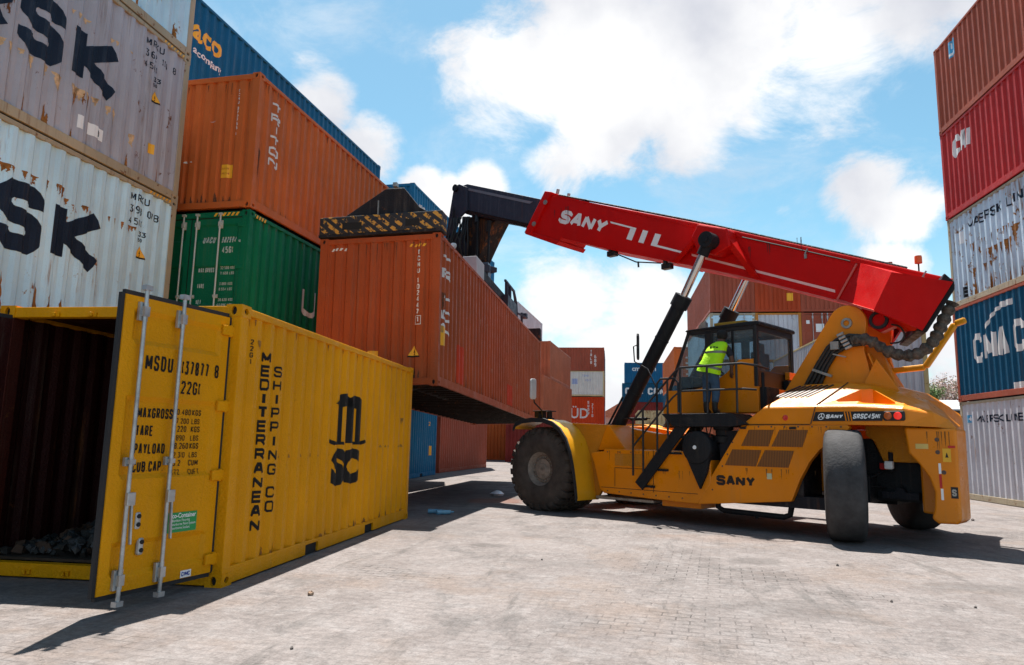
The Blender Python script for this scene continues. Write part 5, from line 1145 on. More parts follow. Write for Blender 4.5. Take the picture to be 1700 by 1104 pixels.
for sg in (1, -1):
    m = MB(); m.prism([(4.52, 8.26), (4.66, 8.24), (4.76, 8.10), (5.02, 6.82), (4.78, 6.74), (4.42, 7.32), (4.16, 7.45), (4.2, 8.1)], lambda u, v, t, sg=sg: (u, sg*t, v), .37, .43); m.build('head_plate', DGR, ib, bevel=.01)
m = MB(); m.lathe([(-.50, .0), (-.50, .10), (.50, .10), (.50, 0)], (4.62, 0, 8.16), (0, 1, 0), 18); m.lathe([(-.46, .0), (-.46, .07), (.46, .07), (.46, 0)], (4.88, 0, 6.86), (0, 1, 0), 18); m.build('head_pin', BLK, ib)
# ---- lift cylinders ----------------------------------------------------------------------
for sg in (1, -1):
    top_, mid_, bot_ = Vector((-3.26, sg*.93, 5.12)), Vector((-2.70, sg*.93, 4.12)), Vector((-.93, sg*.93, 1.32))
    d_ = (bot_-mid_).normalized()
    m = MB(); m.tube([mid_-d_*.02, mid_+d_*.22], .17, 20); m.tube([mid_+d_*.22, bot_], .135, 20); m.tube([mid_+d_*.9, mid_+d_*.93], .143, 20); m.tube([mid_+d_*2.1, mid_+d_*2.13], .143, 20); cy = part(m, 'lift_cylinder', BLK, smooth=True)
    r = MB(); r.tube([top_, mid_], .072, 18); r.build('piston_rod', CHR, cy, smooth=True)
    e = MB(); e.lathe([(-.14, 0), (-.14, .15), (.14, .15), (.14, 0)], top_, (0, 1, 0), 20); e.lathe([(-.16, 0), (-.16, .06), (.16, .06), (.16, 0)], top_, (0, 1, 0), 16); e.tube([top_, top_-(top_-mid_).normalized()*.30], .11, 14); e.build('rod_eye', BLK, cy, smooth=True)
    e = MB(); e.lathe([(-.2, 0), (-.2, .20), (.2, .20), (.2, 0)], bot_, (0, 1, 0), 20); e.box(bot_.x-.3, bot_.x+.24, bot_.y-.22, bot_.y+.22, 1.18, 1.36); e.build('cylinder_foot', BLK, cy, smooth=True)
    e = MB(); rr = random.Random(3)
    for i in range(7):
        a = bot_+Vector((-.25+.08*i, .12*sg, .12)); e.tube([a, a+Vector((.06, .1*sg, .16+.05*rr.random())), a+Vector((.22, .08*sg, .12)), a+Vector((.34+.03*i*.3, .02, -.10))], .018, 7)
    e.build('cylinder_hoses', HOSE if sg < 0 else SLEEVE, cy, smooth=True)
    e = MB(); e.tube([mid_+d_*2.2+Vector((.16, .1*sg, 0)), mid_+d_*2.9+Vector((.17, .1*sg, 0)), bot_+Vector((.15, .1*sg, .2))], .022, 8); e.build('feed_pipe', BLK, cy, smooth=True)
# ---- cab ----------------------------------------------------------------------------------
c0, c1 = -.38, 1.06
m = MB(); sidep = [(-2.30, 1.92), (-2.42, 2.34), (-2.95, 2.34), (-3.30, 2.42), (-3.62, 2.62), (-3.86, 2.84), (-4.20, 2.84), (-4.20, 1.92)]
for t0, t1 in ((c1-.05, c1), (c0, c0+.05)): m.prism(sidep, lat, t0, t1)
m.box(-4.20, -2.30, c0+.05, c1-.05, 1.90, 1.98); m.prism([(-2.30, 1.98), (-2.42, 2.34), (-2.47, 2.34), (-2.35, 1.98)], lat, c0+.05, c1-.05); m.box(-4.20, -4.16, c0+.05, c1-.05, 1.98, 2.36)
cab = part(m, 'cab', OR, bevel=.008)
fr = MB()
for t in (c0+.03, c1-.03):
    fr.bar((-2.44, t, 2.34), (-2.86, t, 3.40), .05, .05); fr.bar((-4.17, t, 2.36), (-4.17, t, 3.42), .09, .07); fr.bar((-3.28, t, 2.44), (-3.28, t, 3.40), .05, .16); fr.bar((-2.90, t, 3.39), (-4.2, t, 3.40), .05, .09)
fr.bar((-2.86, c0, 3.39), (-2.86, c1, 3.39), .06, .06); fr.bar((-4.17, c0, 3.40), (-4.17, c1, 3.40), .06, .16); fr.bar((-4.17, c0, 2.50), (-4.17, c1, 2.50), .06, .30); fr.bar((-3.74, c1-.03, 2.75), (-3.74, c1-.03, 3.38), .03, .05)
fr.build('cab_frame', BLP, cab, bevel=.01)
rf_ = MB(); rf_.prism([(-2.80, 3.42), (-2.84, 3.45), (-4.22, 3.50), (-4.25, 3.47), (-4.25, 3.42)], lat, c0-.02, c1+.02); rf_.build('cab_roof', BLK, cab, bevel=.02)
hm = MB(); hm.box(-3.95, -3.35, .55, .98, 3.49, 3.54); hm.build('roof_hatch', paint('hatch_ochre', (.42, .24, .03), rust=.2), cab, bevel=.01)
la = MB(); la.box(-3.0, -2.9, .62, .74, 3.48, 3.58); la.box(-3.12, -3.02, .78, .88, 3.48, 3.60); la.tube([(-3.02, .7, 3.5), (-3.02, .7, 3.66)], .02, 8); la.build('roof_lamp', MET, cab)
gl = MB()
gl.face([(-2.43, c0+.06, 2.34), (-2.43, c1-.06, 2.34), (-2.85, c1-.06, 3.38), (-2.85, c0+.06, 3.38)]); gl.build('windscreen', GLS, cab, fix=False)
for t in (c1-.03, c0+.03):
    gl = MB(); gl.face([(-2.46, t, 2.35), (-3.25, t, 2.42), (-3.25, t, 3.36), (-2.86, t, 3.36)]); gl.build('side_window', GLS, cab, fix=False)
    gl = MB(); gl.face([(-3.30, t, 2.43), (-3.62, t, 2.63), (-3.86, t, 2.85), (-4.15, t, 2.85), (-4.15, t, 3.36), (-3.30, t, 3.36)]); gl.build('side_window', GLS, cab, fix=False)
gl = MB(); gl.face([(-4.18, c0+.06, 2.62), (-4.18, c1-.06, 2.62), (-4.18, c1-.06, 3.34), (-4.18, c0+.06, 3.34)]); gl.build('rear_window', GLS, cab, fix=False)
se = MB(); se.box(-3.85, -3.35, .1, .6, 2.25, 2.42); se.box(-3.98, -3.84, .1, .6, 2.35, 3.02); se.box(-3.94, -3.84, .2, .5, 3.02, 3.2); se.box(-3.7, -3.5, .2, .5, 1.98, 2.25); se.box(-3.8, -3.4, .6, .7, 2.5, 2.56); se.build('driver_seat', plain('seat_cloth', (.035, .035, .04), .8), cab, bevel=.03)
cn = MB(); cn.box(-2.75, -2.5, .05, .75, 1.98, 2.62); cn.tube([(-2.8, .35, 2.45), (-3.0, .35, 2.72)], .03, 8); cn.lathe([(-.01, .17), (.012, .19), (.035, .17), (.012, .15), (-.01, .17)], (-3.02, .35, 2.74), (-.6, 0, .8), 22); cn.build('steering_console', BLP, cab, bevel=.01)
rb = MB(); rb.box(-4.32, -4.20, c1-.55, c1-.05, 1.95, 2.35); rb.box(-4.30, -4.20, c0+.1, c0+.45, 2.36, 2.52); rb.tube([(-4.26, c1-.06, 2.0), (-4.26, c1-.06, 2.6)], .03, 8); rb.build('rear_locker', BLK, cab, bevel=.01)
rb = MB(); rb.box(-4.30, -4.21, c0+.12, c0+.40, 2.54, 2.68); rb.build('rear_box', OR, cab, bevel=.01)
# ---- platform, stairs, rails ----------------------------------------------------------------
m = MB(); m.prism([(-2.72, 1.88), (-4.05, 1.88), (-4.30, 1.70), (-4.05, 1.66), (-2.95, 1.66)], lat, 1.07, 1.76); pf = part(m, 'platform', BLK, bevel=.01)
m = MB()
for t in (1.70, 1.20): m.bar((-2.20, t, .60), (-3.22, t, 1.80), .05, .20)
stz = part(m, 'stairs', BLK, bevel=.01)
for s_, z in ((-2.28, .60), (-2.56, .90), (-2.82, 1.20), (-3.06, 1.48)):
    q = MB(); q.box(s_-.22, s_+.02, 1.22, 1.68, z-.02, z+.02); q.build('step', BLK, stz, bevel=.006)
hr = MB(); R_ = .0195
P1 = [(-2.10, 1.74, .78), (-2.10, 1.74, 1.77), (-2.16, 1.74, 1.82), (-3.00, 1.74, 2.62), (-3.10, 1.74, 2.68), (-4.25, 1.74, 2.69), (-4.42, 1.55, 2.66), (-4.42, 1.12, 2.64)]
hr.tube(P1, R_, 8); hr.tube([(-2.10, 1.74, 1.30), (-2.95, 1.74, 2.17), (-3.10, 1.74, 2.27), (-4.28, 1.74, 2.27), (-4.42, 1.58, 2.26)], R_*.9, 8)
for s_, z0, z1 in ((-2.32, .86, 1.98), (-2.62, 1.2, 2.25), (-2.84, 1.45, 2.46), (-3.10, 1.88, 2.68), (-3.62, 1.88, 2.69), (-4.16, 1.88, 2.69)): hr.tube([(s_, 1.74, z0), (s_, 1.74, z1)], R_, 8)
hr.tube([(-2.62, 1.74, 2.42), (-2.70, 1.74, 2.50), (-2.98, 1.74, 2.50), (-3.06, 1.74, 2.42), (-3.06, 1.74, 1.9)], R_, 8); hr.tube([(-2.62, 1.74, 2.0), (-2.62, 1.74, 2.42)], R_, 8)
part(hr, 'handrail', BLP, smooth=True)
m = MB(); m.tube([(-1.95, 1.6, 1.80), (-2.3, 1.6, 1.80)], .03, 10); m.box(-2.35, -1.9, 1.55, 1.75, 1.80, 1.815); part(m, 'mirror_shelf', BLK)
m = MB(); m.tube([(-2.60, 1.72, 2.35), (-2.40, 1.70, 2.70), (-2.10, 1.68, 2.86), (-2.08, 1.68, 3.14), (-2.16, 1.68, 3.16)], .013, 8); ma = part(m, 'mirror_arm', BLP, smooth=True)
q = MB(); q.prism([(-.09, 2.92), (-.05, 2.88), (.05, 2.88), (.09, 2.92), (.09, 3.32), (.05, 3.38), (-.05, 3.38), (-.09, 3.32)], lambda u, v, t: (t-u*.45, 1.68+u*.9, v), -2.20, -2.16); q.build('mirror', BLP, ma, bevel=.015)
m = MB(); m.lathe([(-.45, 0), (-.45, .24), (-.1, .28), (-.02, .28), (0, .27), (.01, .245), (.02, .10), (.02, 0)], (-3.38, 1.72, 1.31), (0, 1, 0), 36); m.prism([(-3.14, 1.20), (-3.62, 1.20), (-3.56, .90), (-3.42, .62)], lat, 1.30, 1.70); dr = part(m, 'air_cleaner', BLK, smooth=True)
q = MB(); q.lathe([(0, .035), (.012, .03), (.012, 0)], (-3.36, 1.74, 1.31), (0, 1, 0), 16); q.build('cap', WHL, dr)
m = MB(); m.lathe([(0, .15), (.10, .17), (.12, .13), (.2, .13), (.22, .17), (.30, .17)], (-3.72, 1.40, 1.40), (0, 0, 1), 20); m.tube([(-3.7, 1.4, 1.4), (-3.7, 1.3, 1.15), (-3.9, 1.1, 1.1)], .10, 12); part(m, 'intake_pipe', BLK, smooth=True)
m = MB(); rr = random.Random(9)
for i in range(6):
    x = -3.25-.1*i; m.tube([(x, 1.5, 1.66), (x+.05*rr.uniform(-1, 1), 1.52, 1.5), (x-.1, 1.45, 1.40)], .012, 6)
part(m, 'loose_wiring', HOSE)
# ---- hoses on the mast ------------------------------------------------------------------------
for i in range(4):
    o_ = .055*i
    m = MB(); m.tube([(-4.82-o_*1.5, .70, 2.30), (-5.08-o_, .71, 2.72-o_*.3), (-5.26-o_*.8, .72, 2.98-o_*.6), (-5.42-o_*.5, .73, 3.10-o_), (-5.62, .74, 3.15-o_), (-5.80, .74, 3.12-o_*.8)], .030, 10); part(m, 'hydraulic_hose', HOSE, smooth=True)
m = MB(); m.bar((-5.02, .76, 2.62), (-5.32, .76, 2.50), .05, .04); m.box(-5.46, -5.33, .74, .80, 2.93, 3.06); m.bar((-5.35, .74, 2.86), (-5.55, .74, 2.80), .04, .02); part(m, 'hose_clamp', MET)
m = MB()
for i in range(5): a = Vector((-5.44-.03*i, .77, 3.15-.055*i)); m.tube([a, a+Vector((-.10, .0, .04))], .026, 8)
part(m, 'hose_fitting', MET)
pth = [(-5.66, .72, 3.06), (-5.80, .74, 3.08), (-5.96, .74, 3.02), (-6.10, .72, 2.90), (-6.26, .70, 2.80), (-6.45, .68, 2.76), (-6.62, .66, 2.80), (-6.76, .64, 2.92), (-6.84, .62, 3.05), (-6.90, .60, 3.20), (-6.98, .58, 3.38), (-7.06, .55, 3.55)]
# smooth it
def smooth_path(p, it=2):
    p = [Vector(q) for q in p]
    for _ in range(it):
        q = [p[0]]
        for a, b in zip(p, p[1:]): q += [a*.75+b*.25, a*.25+b*.75]
        p = q+[p[-1]]
    return p
pp = smooth_path(pth); rr = random.Random(4)
m = MB(); m.tube(pp, [.085*(1+.22*math.sin(i*2.1)+.1*rr.uniform(-1, 1)) for i in range(len(pp))], 14); part(m, 'hose_sleeve', SLEEVE, smooth=True)
m = MB(); m.tube(smooth_path([(-6.22, .62, 3.28), (-6.36, .66, 3.24), (-6.42, .66, 3.08), (-6.34, .66, 2.98), (-6.2, .66, 2.98)]), .014, 8); part(m, 'loose_cable', HOSE, smooth=True)
# ---- spreader over the lifted container -----------------------------------------------------------
import mathutils
HM = Matrix.Translation(HELD) @ mathutils.Euler((-.033, -.023, -.058)).to_matrix().to_4x4()
RM = Matrix.Translation((-.25, 16.07, 0)) @ Matrix.Rotation(math.atan2(.6, -.8), 4, 'Z')
SPM = RM.inverted() @ HM           # container space -> machine space
def spart(mb, name, mat, parent=None, **k):
    o = mb.build(name, mat, parent or RS, **k)
    if parent is None: o.matrix_local = SPM
    return o
Hh = 2.888
HZ = stripes('worn_hazard', (.018, .017, .020), (.58, .29, .04), 6.0, (.72, 0, .9), .505, .5)
for y0, y1 in ((-.03, .30), (11.89, 12.22)):
    m = MB(); z0, z1 = Hh+.08, Hh+.44
    m.box(-CW-.03, .03, y0, y1, z0, z1)
    eb = spart(m, 'end_beam', HZ if y0 < 1 else SPR, bevel=.02)
    sgn = -1 if y0 < 1 else 1; yf = y0 if y0 < 1 else y1
    q = MB()
    for x0, x1 in ((-CW+.45, -CW+.85), (-.70, -.42)):
        q = MB(); q.box(x0, x1, min(yf, yf+sgn*.003), max(yf, yf+sgn*.003), z0+.08, z0+.22); q.build('beam_opening', DARK, eb)
    q = MB(); q.box(-CW-.035, .035, y0-.004, y1+.004, z0-.05, z0); q.build('beam_flange', SPR, eb)
    if y0 > 1: continue
    q = MB(); yg = y0+.14 if y0 < 1 else y1-.14
    q.prism([(-CW+.42, z1), (-CW+.80, z1+.24), (-CW+1.28, z1+.54), (-CW+1.66, z1+.53), (-CW+1.98, z1+.12), (-.25, z1)], lambda u, v, t: (u, t, v), yg-.05, yg+.12); q.build('beam_gusset', SPR, eb, bevel=.01)
    q = MB(); q.box(-CW+1.46, -CW+1.54, yg-.15, yg-.05, z1+.54, z1+.62); q.bar((-CW+1.30, yg, z1+.555), (-CW+1.64, yg, z1+.545), .03, .03); q.bar((-CW+1.15, yg-.06, z1+.30), (-CW+1.15, yg-.06, z1), .05, .02); q.build('beam_lamp', MET, eb)
    q = MB()
    for x in (-CW+.09, -.09): q.box(x-.07, x+.07, y0+.05, y0+.25, Hh-.0+.004, z0-.05)
    q.build('twistlock', BLK, eb)
m = MB()
for x in (-CW/2-.42, -CW/2+.18): m.box(x, x+.24, .30, 11.89, Hh+.14, Hh+.40)
spart(m, 'telescopic_beam', SPR)
m = MB(); m.box(-CW/2-.75, -CW/2+.75, 3.2, 9.0, Hh+.12, Hh+.48); m.box(-CW/2-.95, -CW/2+.95, 4.6, 7.6, Hh+.30, Hh+.55); spart(m, 'main_frame', SPR, bevel=.02)
m = MB(); m.lathe([(0, .62), (.10, .62), (.12, .52), (.34, .52), (.36, .70), (.50, .70)], (-CW/2, 6.1, Hh+.52), (0, 0, 1), 28); spart(m, 'slewing_ring', DGR, smooth=True)
m = MB(); m.loft([[(4.30, -.30, 5.95), (4.30, .30, 5.95), (5.02, .30, 5.95), (5.02, -.30, 5.95)], [(4.28, -.34, 6.5), (4.28, .34, 6.5), (5.02, .34, 6.5), (5.02, -.34, 6.5)], [(4.50, -.34, 6.95), (4.50, .34, 6.95), (5.0, .34, 6.95), (5.0, -.34, 6.95)]], close=True); m.box(3.9, 5.1, -.50, .55, 5.86, 6.0); m.box(3.55, 4.1, .1, .5, 5.70, 5.9); part(m, 'rotator', DGR, bevel=.015)
m = MB(); m.loft([[(3.20, -.26, 7.05), (3.20, .26, 7.05), (4.55, .26, 7.40), (4.55, -.26, 7.40)], [(3.55, -.26, 6.60), (3.55, .26, 6.60), (4.50, .26, 6.60), (4.50, -.26, 6.60)], [(3.95, -.24, 5.98), (3.95, .24, 5.98), (4.60, .24, 5.98), (4.60, -.24, 5.98)]], close=True); part(m, 'rotator_yoke', paint('yoke_black', (.022, .019, .020), rust=.45, streak=.5, seed=51, dust=.2), bevel=.03)
m = MB(); m.tube([(3.30, .40, 6.95), (3.32, .40, 5.9)], .03, 10); m.tube([(3.30, .40, 6.98), (3.34, .40, 6.70)], .06, 10); part(m, 'damper_cylinder', BLK)
m = MB(); m.tube([(3.72, .42, 7.05), (3.74, .42, 5.9)], .035, 10); m.tube([(3.75, .42, 7.0), (3.9, .3, 7.3)], .06, 10); m.tube([(4.62, .50, 7.6), (4.62, .50, 6.2)], .025, 8); part(m, 'damper_cylinder', BLK)
m = MB(); rr = random.Random(12)
for i in range(12):
    a = Vector((4.2+.06*i*.7, .30+.02*i, 7.30)); m.tube(smooth_path([a, a+Vector((rr.uniform(-.2, .2), .12, -.35)), a+Vector((rr.uniform(-.25, .1), .18, -.8)), a+Vector((rr.uniform(-.2, .2), .05, -1.25))], 1), .022, 7)
part(m, 'head_hoses', HOSE, smooth=True)
m = MB(); m.lathe([(0, .0), (.02, .09), (.1, .07), (.14, 0)], (4.40, .62, 6.45), (-.2, 1, 0), 14); part(m, 'spot_lamp', WHL, smooth=True)
m = MB(); m.box(-.55, -.20, 3.6, 4.4, Hh+.12, Hh+.62); spart(m, 'valve_box', plain('valve_grey', (.38, .38, .40), .5), bevel=.015)
m = MB()
for y in (7.4, 7.9): m.tube([(-.25, y, Hh+.1), (-.25, y, Hh+.95)], .05, 10)
m.bar((-.25, 7.2, Hh+.95), (-.25, 8.6, Hh+.95), .06, .06); m.tube(smooth_path([(-.25, 8.6, Hh+.95), (-.25, 9.0, Hh+.7), (-.25, 9.1, Hh+.15)]), .025, 8); m.tube(smooth_path([(-.25, 8.4, Hh+.95), (-.25, 8.75, Hh+.6), (-.25, 8.8, Hh+.15)]), .025, 8)
m.tube([(-.2, 9.6, Hh), (-.2, 9.6, Hh+.50)], .04, 8); m.bar((-.3, 9.2, Hh+.42), (-.1, 10.0, Hh+.42), .05, .05); m.box(-.3, -.1, 9.9, 10.1, Hh+.40, Hh+.55); m.box(-.75, -.1, 6.9, 8.2, Hh+.1, Hh+.45)
spart(m, 'spreader_fitting', DGR)
m = MB(); m.bar((-.45, 5.6, Hh+.10), (-.45, 5.6, Hh+1.0), .30, .20); m.bar((-.9, 6.6, Hh+.1), (-.9, 6.6, Hh+1.1), .4, .3); m.tube([(-.5, 5.9, Hh+.2), (-.5, 6.3, Hh+1.0)], .06, 10); spart(m, 'tilt_cylinder', plain('cyl_bluegrey', (.10, .13, .18), .4, .3))
# ------------------------------------------------------------------ person on the platform
def skin(name, pts, edges, mat, parent=None, sub=2):
    """pts: name -> ((s, t, z), radius); grown with a Skin modifier, root first"""
    keys = list(pts); me = bpy.data.meshes.new(name)
    me.from_pydata([pts[k][0] for k in keys], [(keys.index(a), keys.index(b)) for a, b in edges], [])
    me.materials.append(mat)
    o = bpy.data.objects.new(name, me); COL.objects.link(o)
    md = o.modifiers.new('skin', 'SKIN'); md.use_smooth_shade = True
    sv = me.skin_vertices[0].data
    for i, k in enumerate(keys):
        r = pts[k][1]; sv[i].radius = r if isinstance(r, tuple) else (r, r)
        sv[i].use_root = (i == 0)
    sb = o.modifiers.new('sub', 'SUBSURF'); sb.levels = sub; sb.render_levels = sub
    if parent: o.parent = parent
    return o
def chain(d, names): return list(zip(names, names[1:]))
SKN = plain('dark_skin', (.10, .045, .025), .5, var=.1)
B = {'pelvis': ((-3.50, 1.40, 2.56), .115), 'waist': ((-3.52, 1.37, 2.74), .105), 'chest': ((-3.57, 1.31, 2.95), .130), 'upchest': ((-3.60, 1.27, 3.06), .105), 'neck': ((-3.62, 1.23, 3.16), .048), 'skull': ((-3.63, 1.20, 3.25), .080), 'crown': ((-3.635, 1.19, 3.33), .060), 'nose': ((-3.64, 1.105, 3.24), .012),
 'hipL': ((-3.42, 1.40, 2.50), .085), 'kneeL': ((-3.40, 1.36, 2.22), .058), 'ankL': ((-3.41, 1.41, 1.97), .042), 'toeL': ((-3.41, 1.28, 1.915), .036),
 'hipR': ((-3.58, 1.40, 2.50), .085), 'kneeR': ((-3.57, 1.35, 2.22), .058), 'ankR': ((-3.57, 1.40, 1.97), .042), 'toeR': ((-3.58, 1.27, 1.915), .036),
 'shL': ((-3.44, 1.27, 3.05), .058), 'elL': ((-3.29, 1.36, 2.86), .044), 'wrL': ((-3.34, 1.17, 2.98), .030), 'palmL': ((-3.36, 1.115, 3.02), .028),
 'shR': ((-3.74, 1.23, 3.04), .058), 'elR': ((-3.80, 1.20, 2.84), .044), 'wrR': ((-3.76, 1.14, 2.66), .030), 'palmR': ((-3.745, 1.125, 2.60), .028)}
E_ = [('pelvis', 'waist'), ('waist', 'chest'), ('chest', 'upchest'), ('upchest', 'neck'), ('neck', 'skull'), ('skull', 'crown'), ('skull', 'nose'), ('pelvis', 'hipL'), ('hipL', 'kneeL'), ('kneeL', 'ankL'), ('ankL', 'toeL'), ('pelvis', 'hipR'), ('hipR', 'kneeR'), ('kneeR', 'ankR'), ('ankR', 'toeR'), ('upchest', 'shL'), ('shL', 'elL'), ('elL', 'wrL'), ('wrL', 'palmL'), ('upchest', 'shR'), ('shR', 'elR'), ('elR', 'wrR'), ('wrR', 'palmR')]
for sd, sgx in (('L', 1), ('R', -1)):
    p = Vector(B['palm'+sd][0]); d = (p-Vector(B['wr'+sd][0])).normalized(); sidev = d.cross(Vector((0, 1, .3))).normalized()
    for i, ln in enumerate((.050, .058, .055, .045)):
        a = p+d*.03+sidev*(i-1.5)*.017
        B['f%d%s' % (i, sd)] = (tuple(a), .0085); B['g%d%s' % (i, sd)] = (tuple(a+d*ln*.6+Vector((0, -.008, 0))), .008); B['h%d%s' % (i, sd)] = (tuple(a+d*ln+Vector((0, -.026, 0))), .0065)
        E_ += [('palm'+sd, 'f%d%s' % (i, sd)), ('f%d%s' % (i, sd), 'g%d%s' % (i, sd)), ('g%d%s' % (i, sd), 'h%d%s' % (i, sd))]
    a = p-d*.01+sidev*.03*sgx; B['t0'+sd] = (tuple(a), .010); B['t1'+sd] = (tuple(a+sidev*.02*sgx+d*.035), .008); E_ += [('palm'+sd, 't0'+sd), ('t0'+sd, 't1'+sd)]
per = skin('person', B, E_, SKN)
per.matrix_world = RM
tag(per, 'worker in a yellow-green safety vest and jeans leaning into the cab from the platform', 'person')
JE = plain('jeans', (.035, .075, .13), .85, var=.35, scale=9, bump=.3)
SH = plain('dark_shirt', (.018, .018, .026), .85, var=.3)
BT_ = plain('work_boots', (.014, .012, .011), .6, var=.3)
V = B
skin('trousers', {'p': ((-3.50, 1.405, 2.57), .128), 'w': ((-3.51, 1.395, 2.66), .118), 'hl': ((-3.425, 1.40, 2.49), .095), 'kl': ((-3.402, 1.365, 2.22), .072), 'al': ((-3.41, 1.405, 2.06), .062), 'hr': ((-3.575, 1.40, 2.49), .095), 'kr': ((-3.572, 1.355, 2.22), .072), 'ar': ((-3.57, 1.40, 2.06), .062)}, [('p', 'w'), ('p', 'hl'), ('hl', 'kl'), ('kl', 'al'), ('p', 'hr'), ('hr', 'kr'), ('kr', 'ar')], JE, per)
for sd in 'LR':
    a, t0 = Vector(B['ank'+sd][0]), Vector(B['toe'+sd][0])
    skin('boot', {'a': (tuple(a+Vector((0, .005, .14))), .055), 'b': (tuple(a), .052), 'c': (tuple(a+Vector((0, .01, -.055))), .040), 'd': (tuple(t0+Vector((0, -.01, .004))), .040)}, [('a', 'b'), ('b', 'c'), ('c', 'd')], BT_, per)
    skin('sleeve', {'a': (tuple(Vector(B['upchest'][0])*.45+Vector(B['sh'+sd][0])*.55), .072), 'b': (B['sh'+sd][0], .068), 'c': (tuple(Vector(B['el'+sd][0])*.9+Vector(B['sh'+sd][0])*.1), .056)}, [('a', 'b'), ('b', 'c')], SH, per)
VST = plain('hi_vis_vest', (.42, .80, .0), .7, var=.1, scale=6, bump=.4)
ve = MB(); secs = []
for (s_, t_, z, rx, ry) in ((-3.475, 1.425, 2.60, .205, .150), (-3.49, 1.405, 2.70, .195, .145), (-3.525, 1.37, 2.82, .185, .145), (-3.56, 1.325, 2.95, .185, .150), (-3.59, 1.285, 3.06, .180, .125), (-3.61, 1.26, 3.125, .125, .085), (-3.615, 1.245, 3.15, .07, .06)):
    secs.append([(s_+rx*math.copysign(abs(math.cos(a))**.75, math.cos(a)), t_+ry*math.copysign(abs(math.sin(a))**.85, math.sin(a)), z-.05*(math.cos(a)*-1)*(z < 2.75)) for a in [2*PI*i/24 for i in range(24)]])
ve.loft(secs, close=True); vo = ve.build('safety_vest', VST, per, smooth=True)
bd_ = plain('reflective_band', (.16, .17, .14), .4, .2)
for i in (1, 3):
    m = MB(); q = secs[i]; c_ = sum((Vector(p) for p in q), Vector())/24
    m.loft([[tuple(Vector(p)+(Vector(p)-c_).normalized()*.005+Vector((0, 0, dz))) for p in q] for dz in (-.022, .022)], close=True, caps=False); m.build('vest_band', bd_, vo, smooth=True)
m = MB()
for (x, z, w) in ((-3.53, 3.045, .045), (-3.59, 3.04, .05), (-3.645, 3.03, .035), (-3.54, 3.005, .06), (-3.61, 2.995, .06)): m.box(x-w/2, x+w/2, 1.402+(3.05-z)*.25, 1.424+(3.05-z)*.25, z-.012, z+.012)
m.build('vest_lettering', SH, vo)
ha = MB(); ha.lathe([(-.075, .060), (-.05, .086), (0, .096), (.05, .086), (.08, .055), (.093, 0)], (-3.632, 1.205, 3.275), (0, .25, 1), 20); ha.build('hair', plain('black_hair', (.008, .007, .007), .8, bump=.6, bscale=60), per, smooth=True)
# ------------------------------------------------------------------ litter and stones
PB = glass('bottle_blue', (.25, .55, .75), .55, .15)
m = MB(); m.lathe([(-.16, 0), (-.16, .05), (-.12, .055), (-.06, .047), (-.02, .054), (.05, .045), (.09, .05), (.13, .02), (.17, .016), (.17, 0)], (0, 0, .045), (1, .1, 0), 14)
for i, v in enumerate(m.v): m.v[i] = (v[0], v[1]+.012*math.sin(v[0]*60), max(.004, .045+(v[2]-.045)*.8))
bo = m.build('plastic_bottle', PB, smooth=True); bo.location = (-3.19, 13.29, 0); tag(bo, 'crushed blue plastic bottle in the shadow near the end of the yellow container', 'bottle')
bo2 = bo.copy(); COL.objects.link(bo2); bo2.location = (-3.02, 13.2, 0); bo2.rotation_euler = (0, 0, .5); tag(bo2, 'second blue bottle touching the crushed one, nearer the tyre', 'bottle')
bag = MB(); rr = random.Random(8)
secs = [[(r*math.cos(a)*(1+.25*rr.uniform(-1, 1)), r*.7*math.sin(a)*(1+.25*rr.uniform(-1, 1)), z) for a in [2*PI*i/14 for i in range(14)]] for r, z in ((.15, .004), (.17, .05), (.10, .10), (.03, .13))]
bag.loft(secs, close=True); bg_ = bag.build('plastic_bag', plain('bag_white', (.6, .66, .72), .4), smooth=True); bg_.location = (-2.8, 18.04, 0); tag(bg_, 'crumpled white plastic bag on the shaded ground left of the front tyre', 'bag')
for i, (x, y, s_, lb) in enumerate(((-2.59, 6.22, .024, 'small tan stone on the sunlit paving right of the yellow container'), (-2.05, 4.67, .011, 'small dark stone in the near foreground, left of the middle'), (6.94, 15.42, .028, 'dark pebble beside the counterweight of the machine'), (2.59, 9.07, .014, 'pebble below the steered rear tyre'), (2.48, 7.12, .012, 'dark pebble on the paving in the right foreground'), (3.14, 7.04, .012, 'dark chip on the paving near the right photo edge'), (1.92, 13.25, .014, 'pebble on the paving in the middle foreground'), (-.8, 8.6, .011, 'pebble on the paving below the front tyre'))):
    m = MB(); rr = random.Random(i)
    m.lathe([(-s_, 0), (-s_*.8, s_*.7), (0, s_*1.1), (s_*.6, s_*.75), (s_*.9, 0)], (0, 0, s_*.6), (.3, .2, 1), 9)
    for k, v in enumerate(m.v): m.v[k] = tuple(c_*(1+.25*rr.uniform(-1, 1)) for c_ in v)
    o = m.build('stone', plain('stone_tan', (.30, .20, .14), .9) if i == 0 else plain('stone_dark', (.10, .085, .08), .9)); o.location = (x, y, 0); tag(o, lb, 'stone')
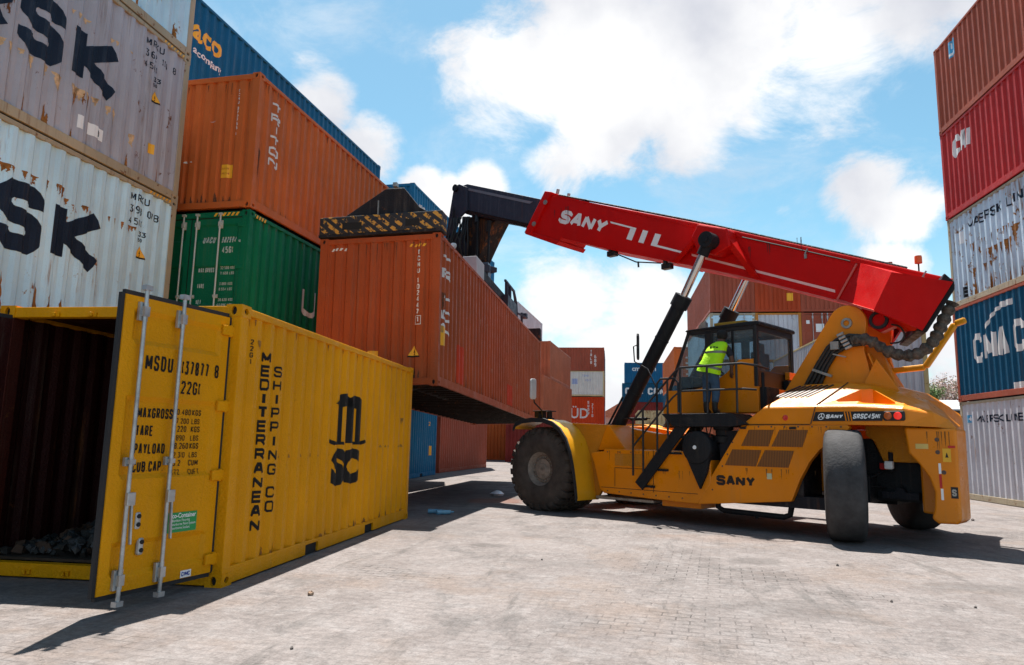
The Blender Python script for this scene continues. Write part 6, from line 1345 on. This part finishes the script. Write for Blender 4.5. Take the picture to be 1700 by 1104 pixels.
# ------------------------------------------------------------------ things far behind
sh_ = thing('storage_shed', 'low dark shed with a grey roof far behind the right end of the machine', 'shed', (20, 66, 0))
m = MB(); m.box(0, 26, 0, 8, 0, 4.6); m.build('wall', plain('shed_wall', (.05, .05, .055), .8, var=.4, scale=1.5), sh_)
m = MB(); m.prism([(-.5, 4.6), (4, 5.6), (8.5, 4.6), (8.5, 4.7), (4, 5.75), (-.5, 4.72)], lambda u, v, t: (t, u, v), -.4, 26.4); m.build('roof', plain('shed_roof', (.36, .36, .37), .6, var=.3), sh_)
m = MB()
for i in range(9): m.box(1+2.8*i, 2.2+2.8*i, -.04, 0, 1.2, 3.4)
wi = m.build('shutter', plain('shed_shutter', (.30, .30, .31), .6, var=.3), sh_)
hs = thing('house', 'pink-walled house with an orange roof between the two far container stacks', 'house', (-2, 112, 0))
m = MB(); m.box(0, 9, 0, 8, 0, 5.2); m.build('wall', plain('house_wall', (.62, .34, .26), .8), hs)
m = MB(); m.prism([(-.4, 5.2), (4.5, 8.2), (9.4, 5.2)], lambda u, v, t: (u, t, v), -.4, 8.4); m.build('roof', plain('house_roof', (.55, .17, .09), .8, var=.3), hs)
m = MB()
for x in (1.2, 3.6, 6.4): m.box(x, x+1.1, -.05, 0, 2.8, 4.2)
m.build('window', plain('house_window', (.04, .05, .06), .2), hs)
def tree(label, x, y, h, r, leafc, seed, n=5200, name='broadleaf_tree'):
    t = thing(name, label, 'tree', (x, y, 0), 0, 'trees far behind'); rr = random.Random(seed)
    bark = plain('bark', (.09, .065, .045), .9, var=.4, bump=.6)
    m = MB(); m.tube([(0, 0, 0), (.06, .03, h*.25), (.02, 0, h*.5), (.1, .05, h*.8)], [.20, .15, .10, .03], 10)
    tips = []
    for i in range(14):
        a = rr.uniform(0, 2*PI); z0 = h*rr.uniform(.3, .7); e = Vector((math.cos(a)*r*rr.uniform(.4, .95), math.sin(a)*r*rr.uniform(.4, .95), z0+h*rr.uniform(.06, .3)))
        m.tube([(.03, .02, z0), e*.5+Vector((0, 0, z0*.5+.1)), e], [.06, .04, .012], 6); tips.append(e)
    m.build('trunk', bark, t, smooth=True)
    cl = [(p, rr.uniform(.35, .8)*r*.55) for p in tips]+[(Vector((rr.uniform(-.5, .5)*r, rr.uniform(-.5, .5)*r, h*rr.uniform(.75, .98))), .45*r) for _ in range(7)]
    m = MB()
    for i in range(n):
        c_, cr = rr.choice(cl); d = Vector((rr.gauss(0, 1), rr.gauss(0, 1), rr.gauss(0, .8))); d.normalize(); p = c_+d*cr*rr.random()**.45
        a = Vector((rr.uniform(-1, 1), rr.uniform(-1, 1), rr.uniform(-.4, .4))).normalized()*rr.uniform(.07, .15); b = a.cross(Vector((rr.uniform(-1, 1), rr.uniform(-1, 1), rr.uniform(-1, 1)))).normalized()*rr.uniform(.03, .07)
        m.cur = rr.choice((0, 0, 1)); m.face([p-a, p+b, p+a, p-b])
    m.build('crown', leafc, t, fix=False)
LG = [plain('leaf_green', (.075, .13, .03), .7, var=.4), plain('leaf_light', (.13, .19, .05), .7, var=.4)]
LP = [plain('crown_pink', (.42, .27, .24), .7, var=.3), plain('leaf_olive', (.20, .19, .09), .7, var=.3)]  # pale pinkish crown colour mixed with olive
tree('green tree behind the dark shed at the right', 31.6, 78, 7.6, 1.7, LG, 1)
tree('pale pinkish tree left of the green one behind the shed', 28.6, 84, 9.2, 2.6, LP, 2)
tree('pale pinkish tree right of the green one, beside the tall right stack', 36.5, 86, 9.0, 2.8, LP, 3)
tree('tall green tree further right, hidden by the right stack', 41.5, 80, 8.5, 2.8, LG, 4)
